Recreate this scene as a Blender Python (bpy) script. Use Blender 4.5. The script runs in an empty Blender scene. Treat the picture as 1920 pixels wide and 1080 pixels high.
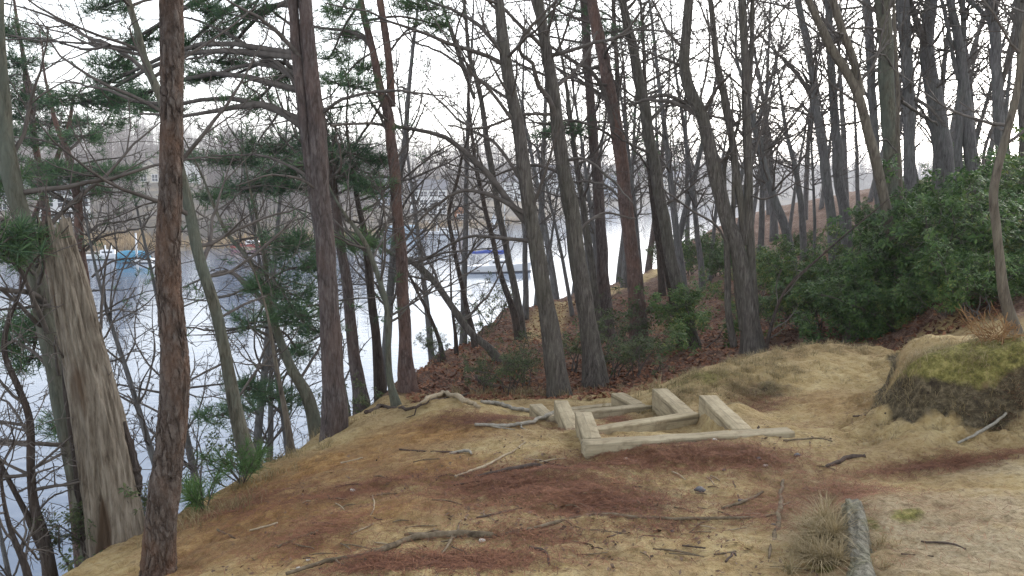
import bpy, math, random
import numpy as np
R = math.radians
SC = bpy.context.scene
# ------------------------------------------------------------------ camera
F, PITCH, CZ = 1600.0, R(6.8), 1.6
cam = bpy.data.objects.new('camera', bpy.data.cameras.new('camera'))
SC.collection.objects.link(cam)
cam.data.sensor_width = 36; cam.data.lens = 36 * F / 1920
cam.data.clip_start = .05; cam.data.clip_end = 6000
cam.location = (0, 0, CZ); cam.rotation_euler = (R(90) - PITCH, 0, 0)
SC.camera = cam
# ------------------------------------------------------------------ sky, sun, exposure
SUN_EL, SUN_AZ = R(24), R(36)           # azimuth from +Y towards +X; a veiled sun, off to the right
w = bpy.data.worlds.new('World'); SC.world = w; w.use_nodes = True
wn = w.node_tree; wn.nodes.clear()
sky = wn.nodes.new('ShaderNodeTexSky'); sky.sky_type = 'NISHITA'; sky.sun_disc = False
sky.sun_elevation = SUN_EL; sky.sun_rotation = SUN_AZ
sky.air_density = 1.0; sky.dust_density = 1.6; sky.ozone_density = 1.0
hs = wn.nodes.new('ShaderNodeHueSaturation'); hs.inputs['Saturation'].default_value = .25
bg = wn.nodes.new('ShaderNodeBackground'); bg.inputs['Strength'].default_value = .15
wo = wn.nodes.new('ShaderNodeOutputWorld')
wn.links.new(sky.outputs[0], hs.inputs['Color']); wn.links.new(hs.outputs[0], bg.inputs[0]); wn.links.new(bg.outputs[0], wo.inputs[0])
sl = bpy.data.lights.new('sun', 'SUN'); sl.energy = .5; sl.angle = R(25); sl.color = (1, .95, .88)
so = bpy.data.objects.new('sun', sl); SC.collection.objects.link(so)
so.rotation_euler = (R(90) - SUN_EL, 0, math.pi - SUN_AZ)
SC.view_settings.view_transform = 'Standard'; SC.view_settings.look = 'None'
SC.view_settings.exposure = 1.68; SC.view_settings.gamma = 1
try: SC.cycles.use_denoising = True; SC.cycles.denoising_input_passes = 'RGB_ALBEDO_NORMAL'; SC.cycles.denoising_prefilter = 'NONE'; SC.cycles.sample_clamp_indirect = 3; SC.cycles.sample_clamp_direct = 12; SC.cycles.max_bounces = 6; SC.cycles.diffuse_bounces = 3; SC.cycles.volume_bounces = 1; SC.cycles.caustics_reflective = False
except Exception: pass

rng = np.random.default_rng(7); random.seed(11)
# ------------------------------------------------------------------ maths helpers
cp, sp_ = math.cos(PITCH), math.sin(PITCH)
def ray(u, v):
    a, b = (np.asarray(u, float) - 960) / F, (540 - np.asarray(v, float)) / F
    return np.stack([a, cp + b * sp_, -sp_ + b * cp], -1)
def P(u, v, Y):                                  # the point seen in direction (u, v) at distance Y ahead
    d = ray(u, v); return np.array([0, 0, CZ]) + d * (np.asarray(Y, float) / d[..., 1])[..., None]
def onz(u, v, z):
    d = ray(u, v); return np.array([0, 0, CZ]) + d * ((z - CZ) / d[..., 2])[..., None]
def smooth(a, b, x):
    t = np.clip((x - a) / (b - a), 0, 1); return t * t * (3 - 2 * t)
def vn(x, y, seed=0):                            # value noise, -1..1
    xi, yi = np.floor(x), np.floor(y); fx, fy = x - xi, y - yi
    fx, fy = fx * fx * (3 - 2 * fx), fy * fy * (3 - 2 * fy)
    def h(i, j):
        s = np.sin(i * 127.1 + j * 311.7 + seed * 74.7) * 43758.5453; return (s - np.floor(s)) * 2 - 1
    return (h(xi, yi) * (1 - fx) + h(xi + 1, yi) * fx) * (1 - fy) + (h(xi, yi + 1) * (1 - fx) + h(xi + 1, yi + 1) * fx) * fy
def fbm(x, y, seed=0, o=3):
    s, a = 0, 1
    for k in range(o): s = s + a * vn(x * 2 ** k, y * 2 ** k, seed + k * 13); a *= .5
    return s
def unit(v): return v / np.maximum(np.linalg.norm(v, axis=-1, keepdims=True), 1e-9)

# ------------------------------------------------------------------ mesh helpers
class MB:
    def __init__(s): s.v = []; s.q = []; s.t = []; s.qm = []; s.tm = []; s.n = 0
    def add(s, v, q=None, t=None, m=0):
        v = np.asarray(v, float).reshape(-1, 3)
        if q is not None and len(q): s.q.append(np.asarray(q, int).reshape(-1, 4) + s.n); s.qm.append(np.full(len(s.q[-1]), m))
        if t is not None and len(t): s.t.append(np.asarray(t, int).reshape(-1, 3) + s.n); s.tm.append(np.full(len(s.t[-1]), m))
        s.v.append(v); s.n += len(v)
    def box(s, lo, hi, m=0, M=None):
        x0, y0, z0 = lo; x1, y1, z1 = hi
        v = np.array([(x0,y0,z0),(x1,y0,z0),(x1,y1,z0),(x0,y1,z0),(x0,y0,z1),(x1,y0,z1),(x1,y1,z1),(x0,y1,z1)], float)
        if M is not None: v = M(v)
        s.add(v, [(0,3,2,1),(4,5,6,7),(0,1,5,4),(1,2,6,5),(2,3,7,6),(3,0,4,7)], m=m)
    def mesh(s, name, mats, smooth_=True):
        me = bpy.data.meshes.new(name)
        v = np.concatenate(s.v) if s.v else np.zeros((0, 3))
        q = np.concatenate(s.q) if s.q else np.zeros((0, 4), int); t = np.concatenate(s.t) if s.t else np.zeros((0, 3), int)
        me.vertices.add(len(v)); me.vertices.foreach_set('co', v.ravel().astype(np.float32))
        loops = np.concatenate([q.ravel(), t.ravel()]).astype(np.int32)
        me.loops.add(len(loops)); me.loops.foreach_set('vertex_index', loops)
        tot = np.concatenate([np.full(len(q), 4), np.full(len(t), 3)]).astype(np.int32)
        st = np.concatenate([[0], np.cumsum(tot)[:-1]]).astype(np.int32) if len(tot) else tot
        me.polygons.add(len(tot)); me.polygons.foreach_set('loop_start', st)
        mi = np.concatenate([*(s.qm or [np.zeros(0)]), *(s.tm or [np.zeros(0)])]).astype(np.int32)
        me.polygons.foreach_set('material_index', mi)
        me.polygons.foreach_set('use_smooth', np.full(len(tot), smooth_))
        for m in (mats if isinstance(mats, (list, tuple)) else [mats]): me.materials.append(m)
        me.update(calc_edges=True); return me
    def build(s, name, mats, parent=None, smooth_=True):
        if not s.n: return None
        o = bpy.data.objects.new(name, s.mesh(name, mats, smooth_)); SC.collection.objects.link(o)
        if parent: o.parent = parent; o.matrix_parent_inverse.identity(); o.location = -np.array(parent.location)
        return o
LABELS = {}
def tag(o, label=None, cat=None, group=None, kind=None):
    if label: o['label'] = label; LABELS.setdefault(label, []).append(o.name)
    if cat: o['category'] = cat
    if group: o['group'] = group
    if kind: o['kind'] = kind
    return o
def empty(name, loc, label, cat, group=None):
    o = bpy.data.objects.new(name, None); SC.collection.objects.link(o); o.location = [float(c) for c in loc]; o.empty_display_size = .1
    return tag(o, label, cat, group)

def tubes(mb, Pts, Rad, k, m=0, cap=False):
    """Pts (B,N,3), Rad (B,N): B tapering tubes of k sides."""
    Pts = np.asarray(Pts, float); Rad = np.asarray(Rad, float)
    if Pts.ndim == 2: Pts, Rad = Pts[None], Rad[None]
    B, N = Rad.shape
    T = unit(np.gradient(Pts, axis=1)); mt = np.abs(T.mean(1))
    ref = np.zeros((B, 3)); ref[np.arange(B), mt.argmin(1)] = 1
    A = unit(np.cross(T, ref[:, None, :])); Bv = np.cross(T, A)
    th = np.arange(k) * 2 * np.pi / k
    V = Pts[:, :, None] + Rad[:, :, None, None] * (np.cos(th)[None, None, :, None] * A[:, :, None] + np.sin(th)[None, None, :, None] * Bv[:, :, None])
    i = np.arange(N - 1)[:, None] * k; j = np.arange(k)[None]; j2 = (j + 1) % k
    q = np.stack([i + j, i + j2, i + k + j2, i + k + j], -1).reshape(-1, 4)
    q = (q[None] + (np.arange(B) * N * k)[:, None, None]).reshape(-1, 4)
    t = None
    if cap:
        V = V.reshape(B, N * k, 3); V = np.concatenate([V, Pts[:, :1], Pts[:, -1:]], 1)
        q = np.stack([i + j, i + j2, i + k + j2, i + k + j], -1).reshape(-1, 4)
        q = (q[None] + (np.arange(B) * (N * k + 2))[:, None, None]).reshape(-1, 4)
        jj = np.arange(k); t0 = np.stack([np.full(k, N * k), (jj + 1) % k, jj], -1)
        t1 = np.stack([np.full(k, N * k + 1), (N - 1) * k + jj, (N - 1) * k + (jj + 1) % k], -1)
        t = (np.concatenate([t0, t1])[None] + (np.arange(B) * (N * k + 2))[:, None, None]).reshape(-1, 3)
    mb.add(V, q, t, m)
def catmull(p, n):
    p = np.asarray(p, float)
    if len(p) < 3: t = np.linspace(0, 1, n)[:, None]; return p[0] * (1 - t) + p[-1] * t
    q = np.concatenate([[2 * p[0] - p[1]], p, [2 * p[-1] - p[-2]]])
    s = np.linspace(0, len(p) - 1 - 1e-6, n); i = s.astype(int); t = (s - i)[:, None]
    a, b, c, d = q[i], q[i + 1], q[i + 2], q[i + 3]
    return .5 * (2 * b + (c - a) * t + (2 * a - 5 * b + 4 * c - d) * t ** 2 + (3 * b - a - 3 * c + d) * t ** 3)

# ------------------------------------------------------------------ material helpers
class NT:
    def __init__(s, name, disp=False):
        s.m = bpy.data.materials.new(name); s.m.use_nodes = True; s.t = s.m.node_tree; s.t.nodes.clear()
        s.out = s.n('ShaderNodeOutputMaterial')
        if disp: s.m.displacement_method = 'BOTH'
    def n(s, typ, ins=None, **kw):
        x = s.t.nodes.new(typ)
        for k, v in kw.items(): setattr(x, k, v)
        for k, v in (ins or {}).items():
            if isinstance(v, bpy.types.NodeSocket): s.t.links.new(v, x.inputs[k])
            else: x.inputs[k].default_value = v
        return x
    def obj(s, scale=(1, 1, 1), rot=(0, 0, 0)):
        c = s.n('ShaderNodeTexCoord'); return s.n('ShaderNodeMapping', {'Vector': c.outputs['Object'], 'Scale': scale, 'Rotation': rot}).outputs[0]
    def noise(s, vec, scale, detail=4, rough=.55, dist=0):
        return s.n('ShaderNodeTexNoise', {'Vector': vec, 'Scale': scale, 'Detail': detail, 'Roughness': rough, 'Distortion': dist}).outputs[0]
    def ramp(s, fac, stops):
        r = s.n('ShaderNodeValToRGB', {'Fac': fac}); e = r.color_ramp.elements
        while len(e) < len(stops): e.new(.5)
        for x, (p, c) in zip(e, stops): x.position = p; x.color = (*c, 1) if len(c) == 3 else c
        return r.outputs[0]
    def math(s, op, a, b=0., clamp=False):
        return s.n('ShaderNodeMath', {0: a, 1: b}, operation=op, use_clamp=clamp).outputs[0]
    def mix(s, fac, a, b, blend='MIX'):
        x = s.n('ShaderNodeMix', data_type='RGBA', blend_type=blend)
        for k, v in ((0, fac), (6, a), (7, b)):
            if isinstance(v, bpy.types.NodeSocket): s.t.links.new(v, x.inputs[k])
            else: x.inputs[k].default_value = (*v, 1) if isinstance(v, tuple) and len(v) == 3 else v
        return x.outputs[2]
    def attr(s, name): return s.n('ShaderNodeAttribute', attribute_name=name).outputs['Fac']
    def done(s, col, rough=.85, bump=None, bstr=.5, bdist=.02, disp=None, spec=.3, **ex):
        ins = {'Base Color': (*col, 1) if isinstance(col, tuple) else col, 'Roughness': rough, 'Specular IOR Level': spec, **ex}
        b = s.n('ShaderNodeBsdfPrincipled', ins)
        if bump is not None:
            bn = s.n('ShaderNodeBump', {'Height': bump, 'Strength': bstr, 'Distance': bdist}); s.t.links.new(bn.outputs[0], b.inputs['Normal'])
        if disp is not None: s.t.links.new(disp, s.out.inputs['Displacement'])
        s.t.links.new(b.outputs[0], s.out.inputs[0]); return s.m

def bark_mat(name, dark, mid, light, warm, sc=26, stretch=.22, bstr=.9, bd=.02, disp=0, patch=.5, plates=.35):
    t = NT(name, disp > 0)
    v = t.obj((1, 1, stretch)); wob = t.n('ShaderNodeTexNoise', {'Vector': v, 'Scale': sc * .8, 'Detail': 4}).outputs['Color']
    vv = t.n('ShaderNodeVectorMath', {0: v, 1: t.n('ShaderNodeVectorMath', {0: wob, 'Scale': 2.6 / sc}, operation='SCALE').outputs[0]}, operation='ADD').outputs[0]
    ed = t.n('ShaderNodeTexVoronoi', {'Vector': vv, 'Scale': sc}, feature='DISTANCE_TO_EDGE').outputs['Distance']
    cell = t.n('ShaderNodeTexVoronoi', {'Vector': vv, 'Scale': sc}).outputs['Color']
    fine = t.noise(v, sc * 1.6, 8, .72, .4); big = t.noise(t.obj((1, 1, .45)), 2.6, 4, .65); med = t.noise(t.obj((1, 1, .5)), 9, 4, .6)
    h = t.mix(t.ramp(med, [(.42, (0,) * 3), (.62, (.85,) * 3)]), t.ramp(ed, [(0, (0, 0, 0)), (.2, (.8,) * 3), (.5, (1,) * 3)]), (.8, .8, .8))
    hh = t.math('ADD', t.math('MULTIPLY', h, plates), t.math('MULTIPLY', t.ramp(fine, [(.3, (0,) * 3), (.7, (1,) * 3)]), 1 - plates))
    c = t.ramp(hh, [(.08, dark), (.5, mid), (.95, light)])
    c = t.mix(t.math('MULTIPLY', t.ramp(t.math('ADD', t.math('MULTIPLY', big, .6), t.math('MULTIPLY', med, .4)), [(.44, (0,) * 3), (.58, (1,) * 3)]), patch), c, t.mix(.75, c, warm))
    cv = t.n('ShaderNodeSeparateColor', {'Color': cell}).outputs[0]
    c = t.mix(.3, c, t.mix(cv, (.5,) * 3, (1.4,) * 3), 'MULTIPLY')
    d = None
    if disp: d = t.n('ShaderNodeDisplacement', {'Height': hh, 'Midlevel': .6, 'Scale': disp}).outputs[0]
    return t.done(c, .9, hh, bstr, bd, d, spec=.2)
M = {}
M['pine'] = bark_mat('pine_bark', (.03, .024, .022), (.105, .084, .08), (.20, .178, .17), (.14, .085, .066))
M['pinehero'] = bark_mat('pine_bark_close', (.022, .014, .011), (.112, .084, .07), (.225, .195, .175), (.20, .10, .055), 27, .36, .9, .02, .016, .7, .5)
M['oak'] = bark_mat('grey_bark', (.03, .026, .023), (.10, .088, .079), (.21, .19, .17), (.10, .098, .072), 30, .12)
M['lichen'] = bark_mat('lichen_bark', (.032, .029, .023), (.105, .097, .072), (.18, .17, .137), (.10, .12, .098), 24, .2, .6, .012, 0, .8)
M['pale'] = bark_mat('pale_bark', (.035, .03, .026), (.12, .10, .08), (.2, .178, .142), (.115, .105, .078), 22, .15, .5, .01)
M['dark'] = bark_mat('dark_bark', (.02, .016, .014), (.062, .05, .044), (.12, .105, .095), (.08, .052, .038), 30, .2)
M['red'] = bark_mat('red_pine_bark', (.035, .024, .021), (.118, .082, .074), (.205, .165, .15), (.16, .085, .06), 26, .3, .8, .015, 0, .7)
M['far_oak'] = bark_mat('silver_bark', (.05, .046, .046), (.135, .128, .128), (.23, .22, .22), (.12, .13, .115), 22, .14)
t = NT('twig_bark'); n_ = t.noise(t.obj(), 9, 3)
M['twig'] = t.done(t.ramp(n_, [(.3, (.068, .058, .051)), (.7, (.135, .117, .105))]), .9)
t = NT('dead_twig'); n_ = t.noise(t.obj(), 9, 3)
M['deadtwig'] = t.done(t.ramp(n_, [(.3, (.13, .10, .075)), (.7, (.27, .23, .17))]), .9)

def leaf_mat(name, stops, rough=.5, trans=.25):
    t = NT(name); g = t.n('ShaderNodeNewGeometry'); r = g.outputs['Random Per Island']
    big = t.noise(t.obj(), .9, 2)
    ob = t.n('ShaderNodeObjectInfo').outputs['Random']; big = t.math('ADD', big, t.math('MULTIPLY', t.math('SUBTRACT', ob, .5), .45))
    f = t.math('ADD', t.math('MULTIPLY', r, .65), t.math('MULTIPLY', t.math('SUBTRACT', big, .3), .7), True)
    c = t.ramp(f, stops)
    b = t.n('ShaderNodeBsdfPrincipled', {'Base Color': c, 'Roughness': rough, 'Specular IOR Level': .2})
    tr = t.n('ShaderNodeBsdfTranslucent', {'Color': c}); mx = t.n('ShaderNodeMixShader', {0: trans, 1: b.outputs[0], 2: tr.outputs[0]})
    t.t.links.new(mx.outputs[0], t.out.inputs[0]); return t.m
M['needles'] = leaf_mat('pine_needles', [(.1, (.045, .08, .055)), (.5, (.08, .145, .075)), (.9, (.13, .21, .08))])
M['needles_bright'] = leaf_mat('young_pine_needles', [(.1, (.05, .10, .03)), (.5, (.08, .16, .05)), (.9, (.15, .22, .07))])
M['laurel'] = leaf_mat('laurel_leaves', [(.05, (.03, .058, .026)), (.35, (.065, .125, .042)), (.7, (.115, .185, .055)), (.97, (.26, .26, .085))], .5)
M['dull'] = leaf_mat('dull_leaves', [(.05, (.045, .068, .035)), (.5, (.085, .115, .052)), (.9, (.16, .165, .075))], .65)
M['grass'] = leaf_mat('grass_blades', [(.05, (.08, .085, .03)), (.2, (.17, .145, .065)), (.5, (.27, .21, .115)), (.95, (.40, .33, .2))], .7, .3)
M['litter'] = leaf_mat('needle_litter', [(.05, (.06, .024, .018)), (.4, (.18, .076, .043)), (.75, (.29, .145, .08)), (.95, (.44, .29, .17))], .8, .1)

# ------------------------------------------------------------------ terrain
CPIX = """960,1080,3.4 600,1080,3.45 450,1080,3.65 300,1080,4.2 160,1060,4.8 340,975,5.2 480,885,6.2 600,832,7.4 680,790,7.3 740,765,7.8 830,750,7.3
760,785,7.0 900,772,6.9 800,830,6.0 950,830,5.6 700,880,5.4 600,950,4.7 800,950,4.3 1000,950,4.2 1200,1000,3.9 1200,900,4.7 1400,900,4.6 1450,1000,3.85 1400,1080,3.4
1480,830,5.2 1550,780,5.9 1620,720,6.9 1660,680,7.7 1690,664,8.3 1560,650,8.0 1450,663,7.8 1350,693,7.4 1290,712,7.2 1440,745,6.9 1450,790,6.1 1520,735,6.8 1380,765,6.6
1720,660,5.9 1800,652,6.3 1920,645,6.5 1710,698,5.4 1800,688,5.35 1920,670,5.3 1650,870,4.75 1760,850,4.75 1850,820,4.85 1920,800,4.9 1705,800,5.0 1800,760,5.1 1920,740,5.1 1640,800,5.3 1665,735,5.75
1640,935,3.95 1760,922,4.05 1900,888,4.3 1640,1080,3.22 1720,1080,3.17 1900,1080,3.1 1545,1080,3.4 1550,950,4.15 1750,890,4.5
1050,748,9.3 1115,728,10 900,700,12 800,708,11 1000,650,16 1000,600,21 1040,570,24 1150,600,20 1250,650,14 1290,690,11 1300,600,19 1300,530,28 1400,500,32 1400,655,11.5 1500,420,38 1560,410,40 1480,600,18 1700,664,11.5
790,705,12 860,645,16 960,580,22 1090,548,29 1200,515,34 1270,490,38"""
ctrl = [P(*map(float, s.split(','))) for s in CPIX.split()]
ctrl += [np.array(c, float) for c in [(4.2,9.9,-.5),(2.5,9.4,-.45),(3.5,10.4,-.6),(1.6,9.1,-.6),(.65,7.2,-.4),(.5,8,-.62),(.2,6.5,-.2),(.1,7.3,-.35),(.1,7.9,-.5),(.45,4.98,-.06),(.75,5.06,-.018),(1.05,5.13,.0),(1.4,5.2,.015),(1.7,5.3,.02),(.8,5.4,-.02),(1.2,5.42,-.01),(.7,5.75,-.08),(1.15,5.9,-.11),(1.55,5.7,-.03),(1.46,6.0,-.03),(1.7,6.2,.0),(1.1,6.45,-.21),(.7,6.3,-.17),(.33,6.4,-.27),(.15,7.0,-.38),(1.36,6.5,-.16),(1.33,7.0,-.18),(1.6,6.8,-.08),
 (5,8,.4),(5,10,.2),(8,8,.8),(8,5,.9),(10,12,1.0),(0,0,0),(3,0,.2),(-2.4,1,-.35),(0,-5,0),(7,2,.6),(7,-5,.6),(-1.5,2,-.08),(-2.5,-4,-.3),
 (8,16,.1),(12,20,.9),(10,30,-.2),(16,30,1.1),(20,45,1.6),(30,60,2.2),(25,20,4),(14,10,1.8),(40,40,4.5),(15,60,-.6),(30,80,.5),(9,45,-.9),(60,60,4),(60,20,8),(60,110,2)]]
ctrl = np.array(ctrl)
def _solve(c):
    n = len(c); d = np.sqrt(((c[:, None, :2] - c[None, :, :2]) ** 2).sum(-1) + .01)
    A = np.zeros((n + 3, n + 3)); A[:n, :n] = d - .02 * np.eye(n); A[:n, n] = 1; A[:n, n + 1:] = c[:, :2]; A[n:, :n] = A[:n, n:].T
    return np.linalg.solve(A, np.concatenate([c[:, 2], np.zeros(3)]))
_w = _solve(ctrl)
def U(x, y):
    out = np.empty(x.size); xf, yf = x.ravel(), y.ravel()
    for i in range(0, x.size, 20000):
        a, b = xf[i:i + 20000], yf[i:i + 20000]
        d = np.sqrt((a[:, None] - ctrl[None, :, 0]) ** 2 + (b[:, None] - ctrl[None, :, 1]) ** 2 + .01)
        out[i:i + 20000] = d @ _w[:-3] + _w[-3] + _w[-2] * a + _w[-1] * b
    return out.reshape(x.shape)
EDGE = np.array([(-3.2,-12),(-2.7,0),(-2.55,3),(-2.42,4.8),(-2.08,5.4),(-1.92,6.2),(-1.75,7.4),(-1.5,8.4),(-1.38,10),(-1.29,12),(-1.0,16),(-.05,22),(2.35,29),(5.1,34),(8,40),(16,55),(30,75),(60,100),(120,140)], float)
def edge(x, y):
    best = np.full(x.shape, 1e9); sg = np.zeros(x.shape); nx, ny = np.zeros(x.shape), np.zeros(x.shape)
    for (ax, ay), (bx, by) in zip(EDGE[:-1], EDGE[1:]):
        dx, dy = bx - ax, by - ay; t_ = np.clip(((x - ax) * dx + (y - ay) * dy) / (dx * dx + dy * dy), 0, 1)
        px, py = ax + t_ * dx, ay + t_ * dy; d = np.hypot(x - px, y - py); m = d < best
        best = np.where(m, d, best); sg = np.where(m, dx * (y - ay) - dy * (x - ax), sg); nx = np.where(m, px, nx); ny = np.where(m, py, ny)
    return np.where(sg > 0, best, -best), nx, ny
WATER = -8.4
LIP = np.array([(3.75,8.2),(3.3,7.0),(2.82,6.2),(2.56,5.65),(2.58,5.36),(2.85,5.2),(3.3,5.18),(4.6,5.3),(9,5.6)], float)
def lip(x, y):                                   # signed distance behind the lip of the eroded bank
    best = np.full(x.shape, 1e9); sg = np.zeros(x.shape); x = x + .05 * fbm(x * 4, y * 4, 33, 2); y = y + .05 * fbm(x * 4, y * 4, 35, 2)
    for (ax, ay), (bx, by) in zip(LIP[:-1], LIP[1:]):
        dx, dy = bx - ax, by - ay; t_ = np.clip(((x - ax) * dx + (y - ay) * dy) / (dx * dx + dy * dy), 0, 1)
        d = np.hypot(x - ax - t_ * dx, y - ay - t_ * dy); m = d < best; best = np.where(m, d, best); sg = np.where(m, dx * (y - ay) - dy * (x - ax), sg)
    return np.where(sg > 0, best, -best)
def H(x, y, fine=True):
    x, y = np.asarray(x, float), np.asarray(y, float)
    d, nx, ny = edge(x, y); dd = np.maximum(d, 0)
    z = U(np.where(d > 0, nx, x), np.where(d > 0, ny, y))
    z = z - 1.25 * (np.sqrt(dd * dd + .04) - .2)
    z = np.maximum(z, WATER - 1.5)
    far = smooth(6, 14, np.hypot(x, y))
    yard = 1 - .8 * np.exp(-(((x - .95) / 1.0) ** 4 + ((y - 6.2) / 1.5) ** 4))
    z = z + (fbm(x * .9 + 3, y * .9, 1, 3) * (.022 + .09 * far) + fbm(x * 2.3, y * 2.3, 15, 2) * .012) * yard
    bd = lip(x, y)
    for q_, za, zb, ya, yb in TREADS:
        w_ = np.full(x.shape, 9.)
        for (ax, ay), (bx, by) in zip(q_, q_[1:] + q_[:1]): w_ = np.minimum(w_, ((bx - ax) * (y - ay) - (by - ay) * (x - ax)) / math.hypot(bx - ax, by - ay))
        w_ = smooth(-.035, .02, w_); z = z * (1 - w_) + w_ * (za + (zb - za) * np.clip((y - ya) / (yb - ya), 0, 1) + .012 * fbm(x * 6, y * 6, 51, 2))
    z = z + (.14 * np.tanh(bd / .07) - .035) * np.exp(-(bd / .38) ** 2) * smooth(7.8, 6.0, y)
    if fine: z = z + (fbm(x * 5, y * 5, 5, 3) * .012 + fbm(x * 11, y * 11, 6, 2) * .009 + fbm(x * 24, y * 24, 9, 2) * .0055) * (1 + far)
    if fine: z = z + np.exp(-((bd + .12) / .22) ** 2) * (fbm(x * 7, y * 7, 21, 3) * .05 + fbm(x * 19, y * 13, 22, 2) * .022)
    return z
TREADS = [([(.50,5.2),(1.38,5.41),(1.41,6.36),(.50,5.93)], -.005, -.19, 5.3, 6.05), ([(.44,6.02),(1.25,6.39),(1.24,7.14),(.42,6.86)], -.17, -.32, 6.1, 6.95), ([(.30,7.0),(1.0,7.2),(.95,7.7),(.28,7.5)], -.30, -.44, 7.0, 7.6)]
def h1(x, y): return float(H(np.array([x]), np.array([y]))[0])
def G(u, v, y0=2.4, y1=70):                      # where the direction (u, v) meets the ground
    Y = np.geomspace(y0, y1, 700); p = P(np.full(700, u), np.full(700, v), Y)
    hit = np.nonzero(p[:, 2] <= H(p[:, 0], p[:, 1]))[0]
    p = p[hit[0]] if len(hit) else p[-1]
    return np.array([p[0], p[1], h1(p[0], p[1])])
def gmask(x, y, blobs):
    s = np.zeros(x.shape)
    for (u, v, rx, ry, a) in blobs:
        c = G(u, v); s = np.maximum(s, a * np.exp(-(((x - c[0]) / rx) ** 2 + ((y - c[1]) / ry) ** 2)))
    return s
LITTER = [(1250,855,.75,.22,1),(1400,860,.4,.25,.8),(950,905,.5,.3,.9),(1080,930,.55,.3,.8),(870,1055,.45,.16,1.1),(1000,1010,.3,.12,.7),(700,1060,.25,.12,.9),(1130,945,.4,.16,.9),(1160,790,.12,.25,1),
 (1560,930,.3,.25,.8),(1780,870,.7,.14,.95),(1905,775,.2,.1,.6),(600,1000,.3,.3,.55),(900,790,.5,.3,.75),(450,950,.35,.35,.6),(1450,960,.25,.3,.45),(1090,800,.2,.3,.5),(1420,760,.3,.3,.5),(1250,990,.3,.15,.4),(690,920,.5,.2,.55)]
OCHRE = [(600,880,.9,.7,1),(780,820,.8,.7,1),(500,960,.7,.6,1),(420,1030,.6,.5,.9),(700,960,.6,.4,.8),(560,1040,.5,.4,.7),(800,880,.6,.5,.8),(1560,760,.5,.9,.55)]
MOSS = [(1780,662,.5,.35,1),(1880,655,.6,.4,1),(1720,690,.25,.3,.9),(1700,970,.1,.1,.75),(1540,1070,.1,.1,.7),(1640,990,.05,.2,.5),(1750,720,.4,.15,.7),(1450,695,.4,.3,.45),(1330,705,.45,.3,.6)]
GREY = [(1760,960,.9,.5,.8),(1850,1040,.8,.3,.9),(1250,940,.5,.3,.5),(1000,880,.4,.3,.5),(1850,880,.5,.3,.6),(1480,900,.5,.4,.4)]
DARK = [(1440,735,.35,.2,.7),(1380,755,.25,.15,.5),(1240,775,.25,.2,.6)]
# one sheet for the whole bluff, finer near the path
na, nr = 900, 760
az = R(1) * np.concatenate([np.linspace(-62, -37, 60), np.linspace(-36.8, 36.8, na - 120), np.linspace(37, 62, 60)]); rr = np.concatenate([np.linspace(4.0, 7.2, 50), np.geomspace(7.25, 14.5, 470), np.geomspace(14.6, 130, nr - 520)])
AZ, RR = np.meshgrid(az, rr)
gx, gy = RR * np.sin(AZ) * (1 + 0 * RR), -4.0 + RR * np.cos(AZ)
gz = H(gx, gy)
mb = MB(); idx = np.arange(na * nr).reshape(nr, na)
mb.add(np.stack([gx, gy, gz], -1), np.stack([idx[:-1, :-1], idx[:-1, 1:], idx[1:, 1:], idx[1:, :-1]], -1).reshape(-1, 4))
t = NT('bluff_soil'); o_ = t.obj()
n1 = t.noise(o_, 1.6, 5, .6); n2 = t.noise(o_, 7, 6, .65); n3 = t.noise(o_, 38, 5, .7); n4 = t.noise(o_, 160, 3, .6)
st = t.noise(t.obj((1, .28, 1), (0, 0, .5)), 45, 5, .7); n5 = t.noise(o_, 17, 6, .72)
c = t.ramp(t.math('ADD', t.math('MULTIPLY', n2, .5), t.math('MULTIPLY', n5, .5)), [(.36, (.235, .162, .07)), (.48, (.40, .30, .145)), (.62, (.53, .43, .24))])
def thr(a, n, lo=.42, hi=.6, k=.9): return t.ramp(t.math('ADD', t.attr(a), t.math('MULTIPLY', t.math('SUBTRACT', n, .5), k)), [(lo, (0,) * 3), (hi, (1,) * 3)])
oc = t.ramp(t.math('ADD', t.math('MULTIPLY', n2, .6), t.math('MULTIPLY', st, .4)), [(.38, (.14, .072, .026)), (.5, (.30, .172, .066)), (.62, (.45, .29, .125))])
c = t.mix(thr('ochre', n1, .25, .75), c, oc)
gr = t.ramp(t.math('ADD', t.math('MULTIPLY', n3, .5), t.math('MULTIPLY', n5, .5)), [(.38, (.19, .148, .09)), (.5, (.38, .31, .195)), (.62, (.51, .44, .31))])
c = t.mix(thr('grey', n2, .3, .7), c, gr)
c = t.mix(t.math('MULTIPLY', t.ramp(t.math('ADD', t.math('MULTIPLY', st, .55), t.math('MULTIPLY', n3, .45)), [(.54, (0,) * 3), (.62, (1,) * 3)]), .5), c, (.125, .08, .048))
c = t.mix(t.math('MULTIPLY', t.ramp(n1, [(.42, (0,) * 3), (.58, (1,) * 3)]), .55), c, t.ramp(n5, [(.4, (.17, .11, .055)), (.6, (.36, .255, .14))]))
lf = t.ramp(t.math('ADD', t.math('MULTIPLY', n3, .55), t.math('MULTIPLY', n2, .45)), [(.38, (.04, .022, .017)), (.5, (.12, .068, .05)), (.62, (.27, .185, .14))])
c = t.mix(thr('leaf', n2, .35, .65), c, lf)
li = t.ramp(t.math('ADD', t.math('MULTIPLY', st, .5), t.math('MULTIPLY', n4, .5)), [(.38, (.06, .028, .018)), (.5, (.20, .10, .06)), (.6, (.40, .26, .15))])
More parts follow.
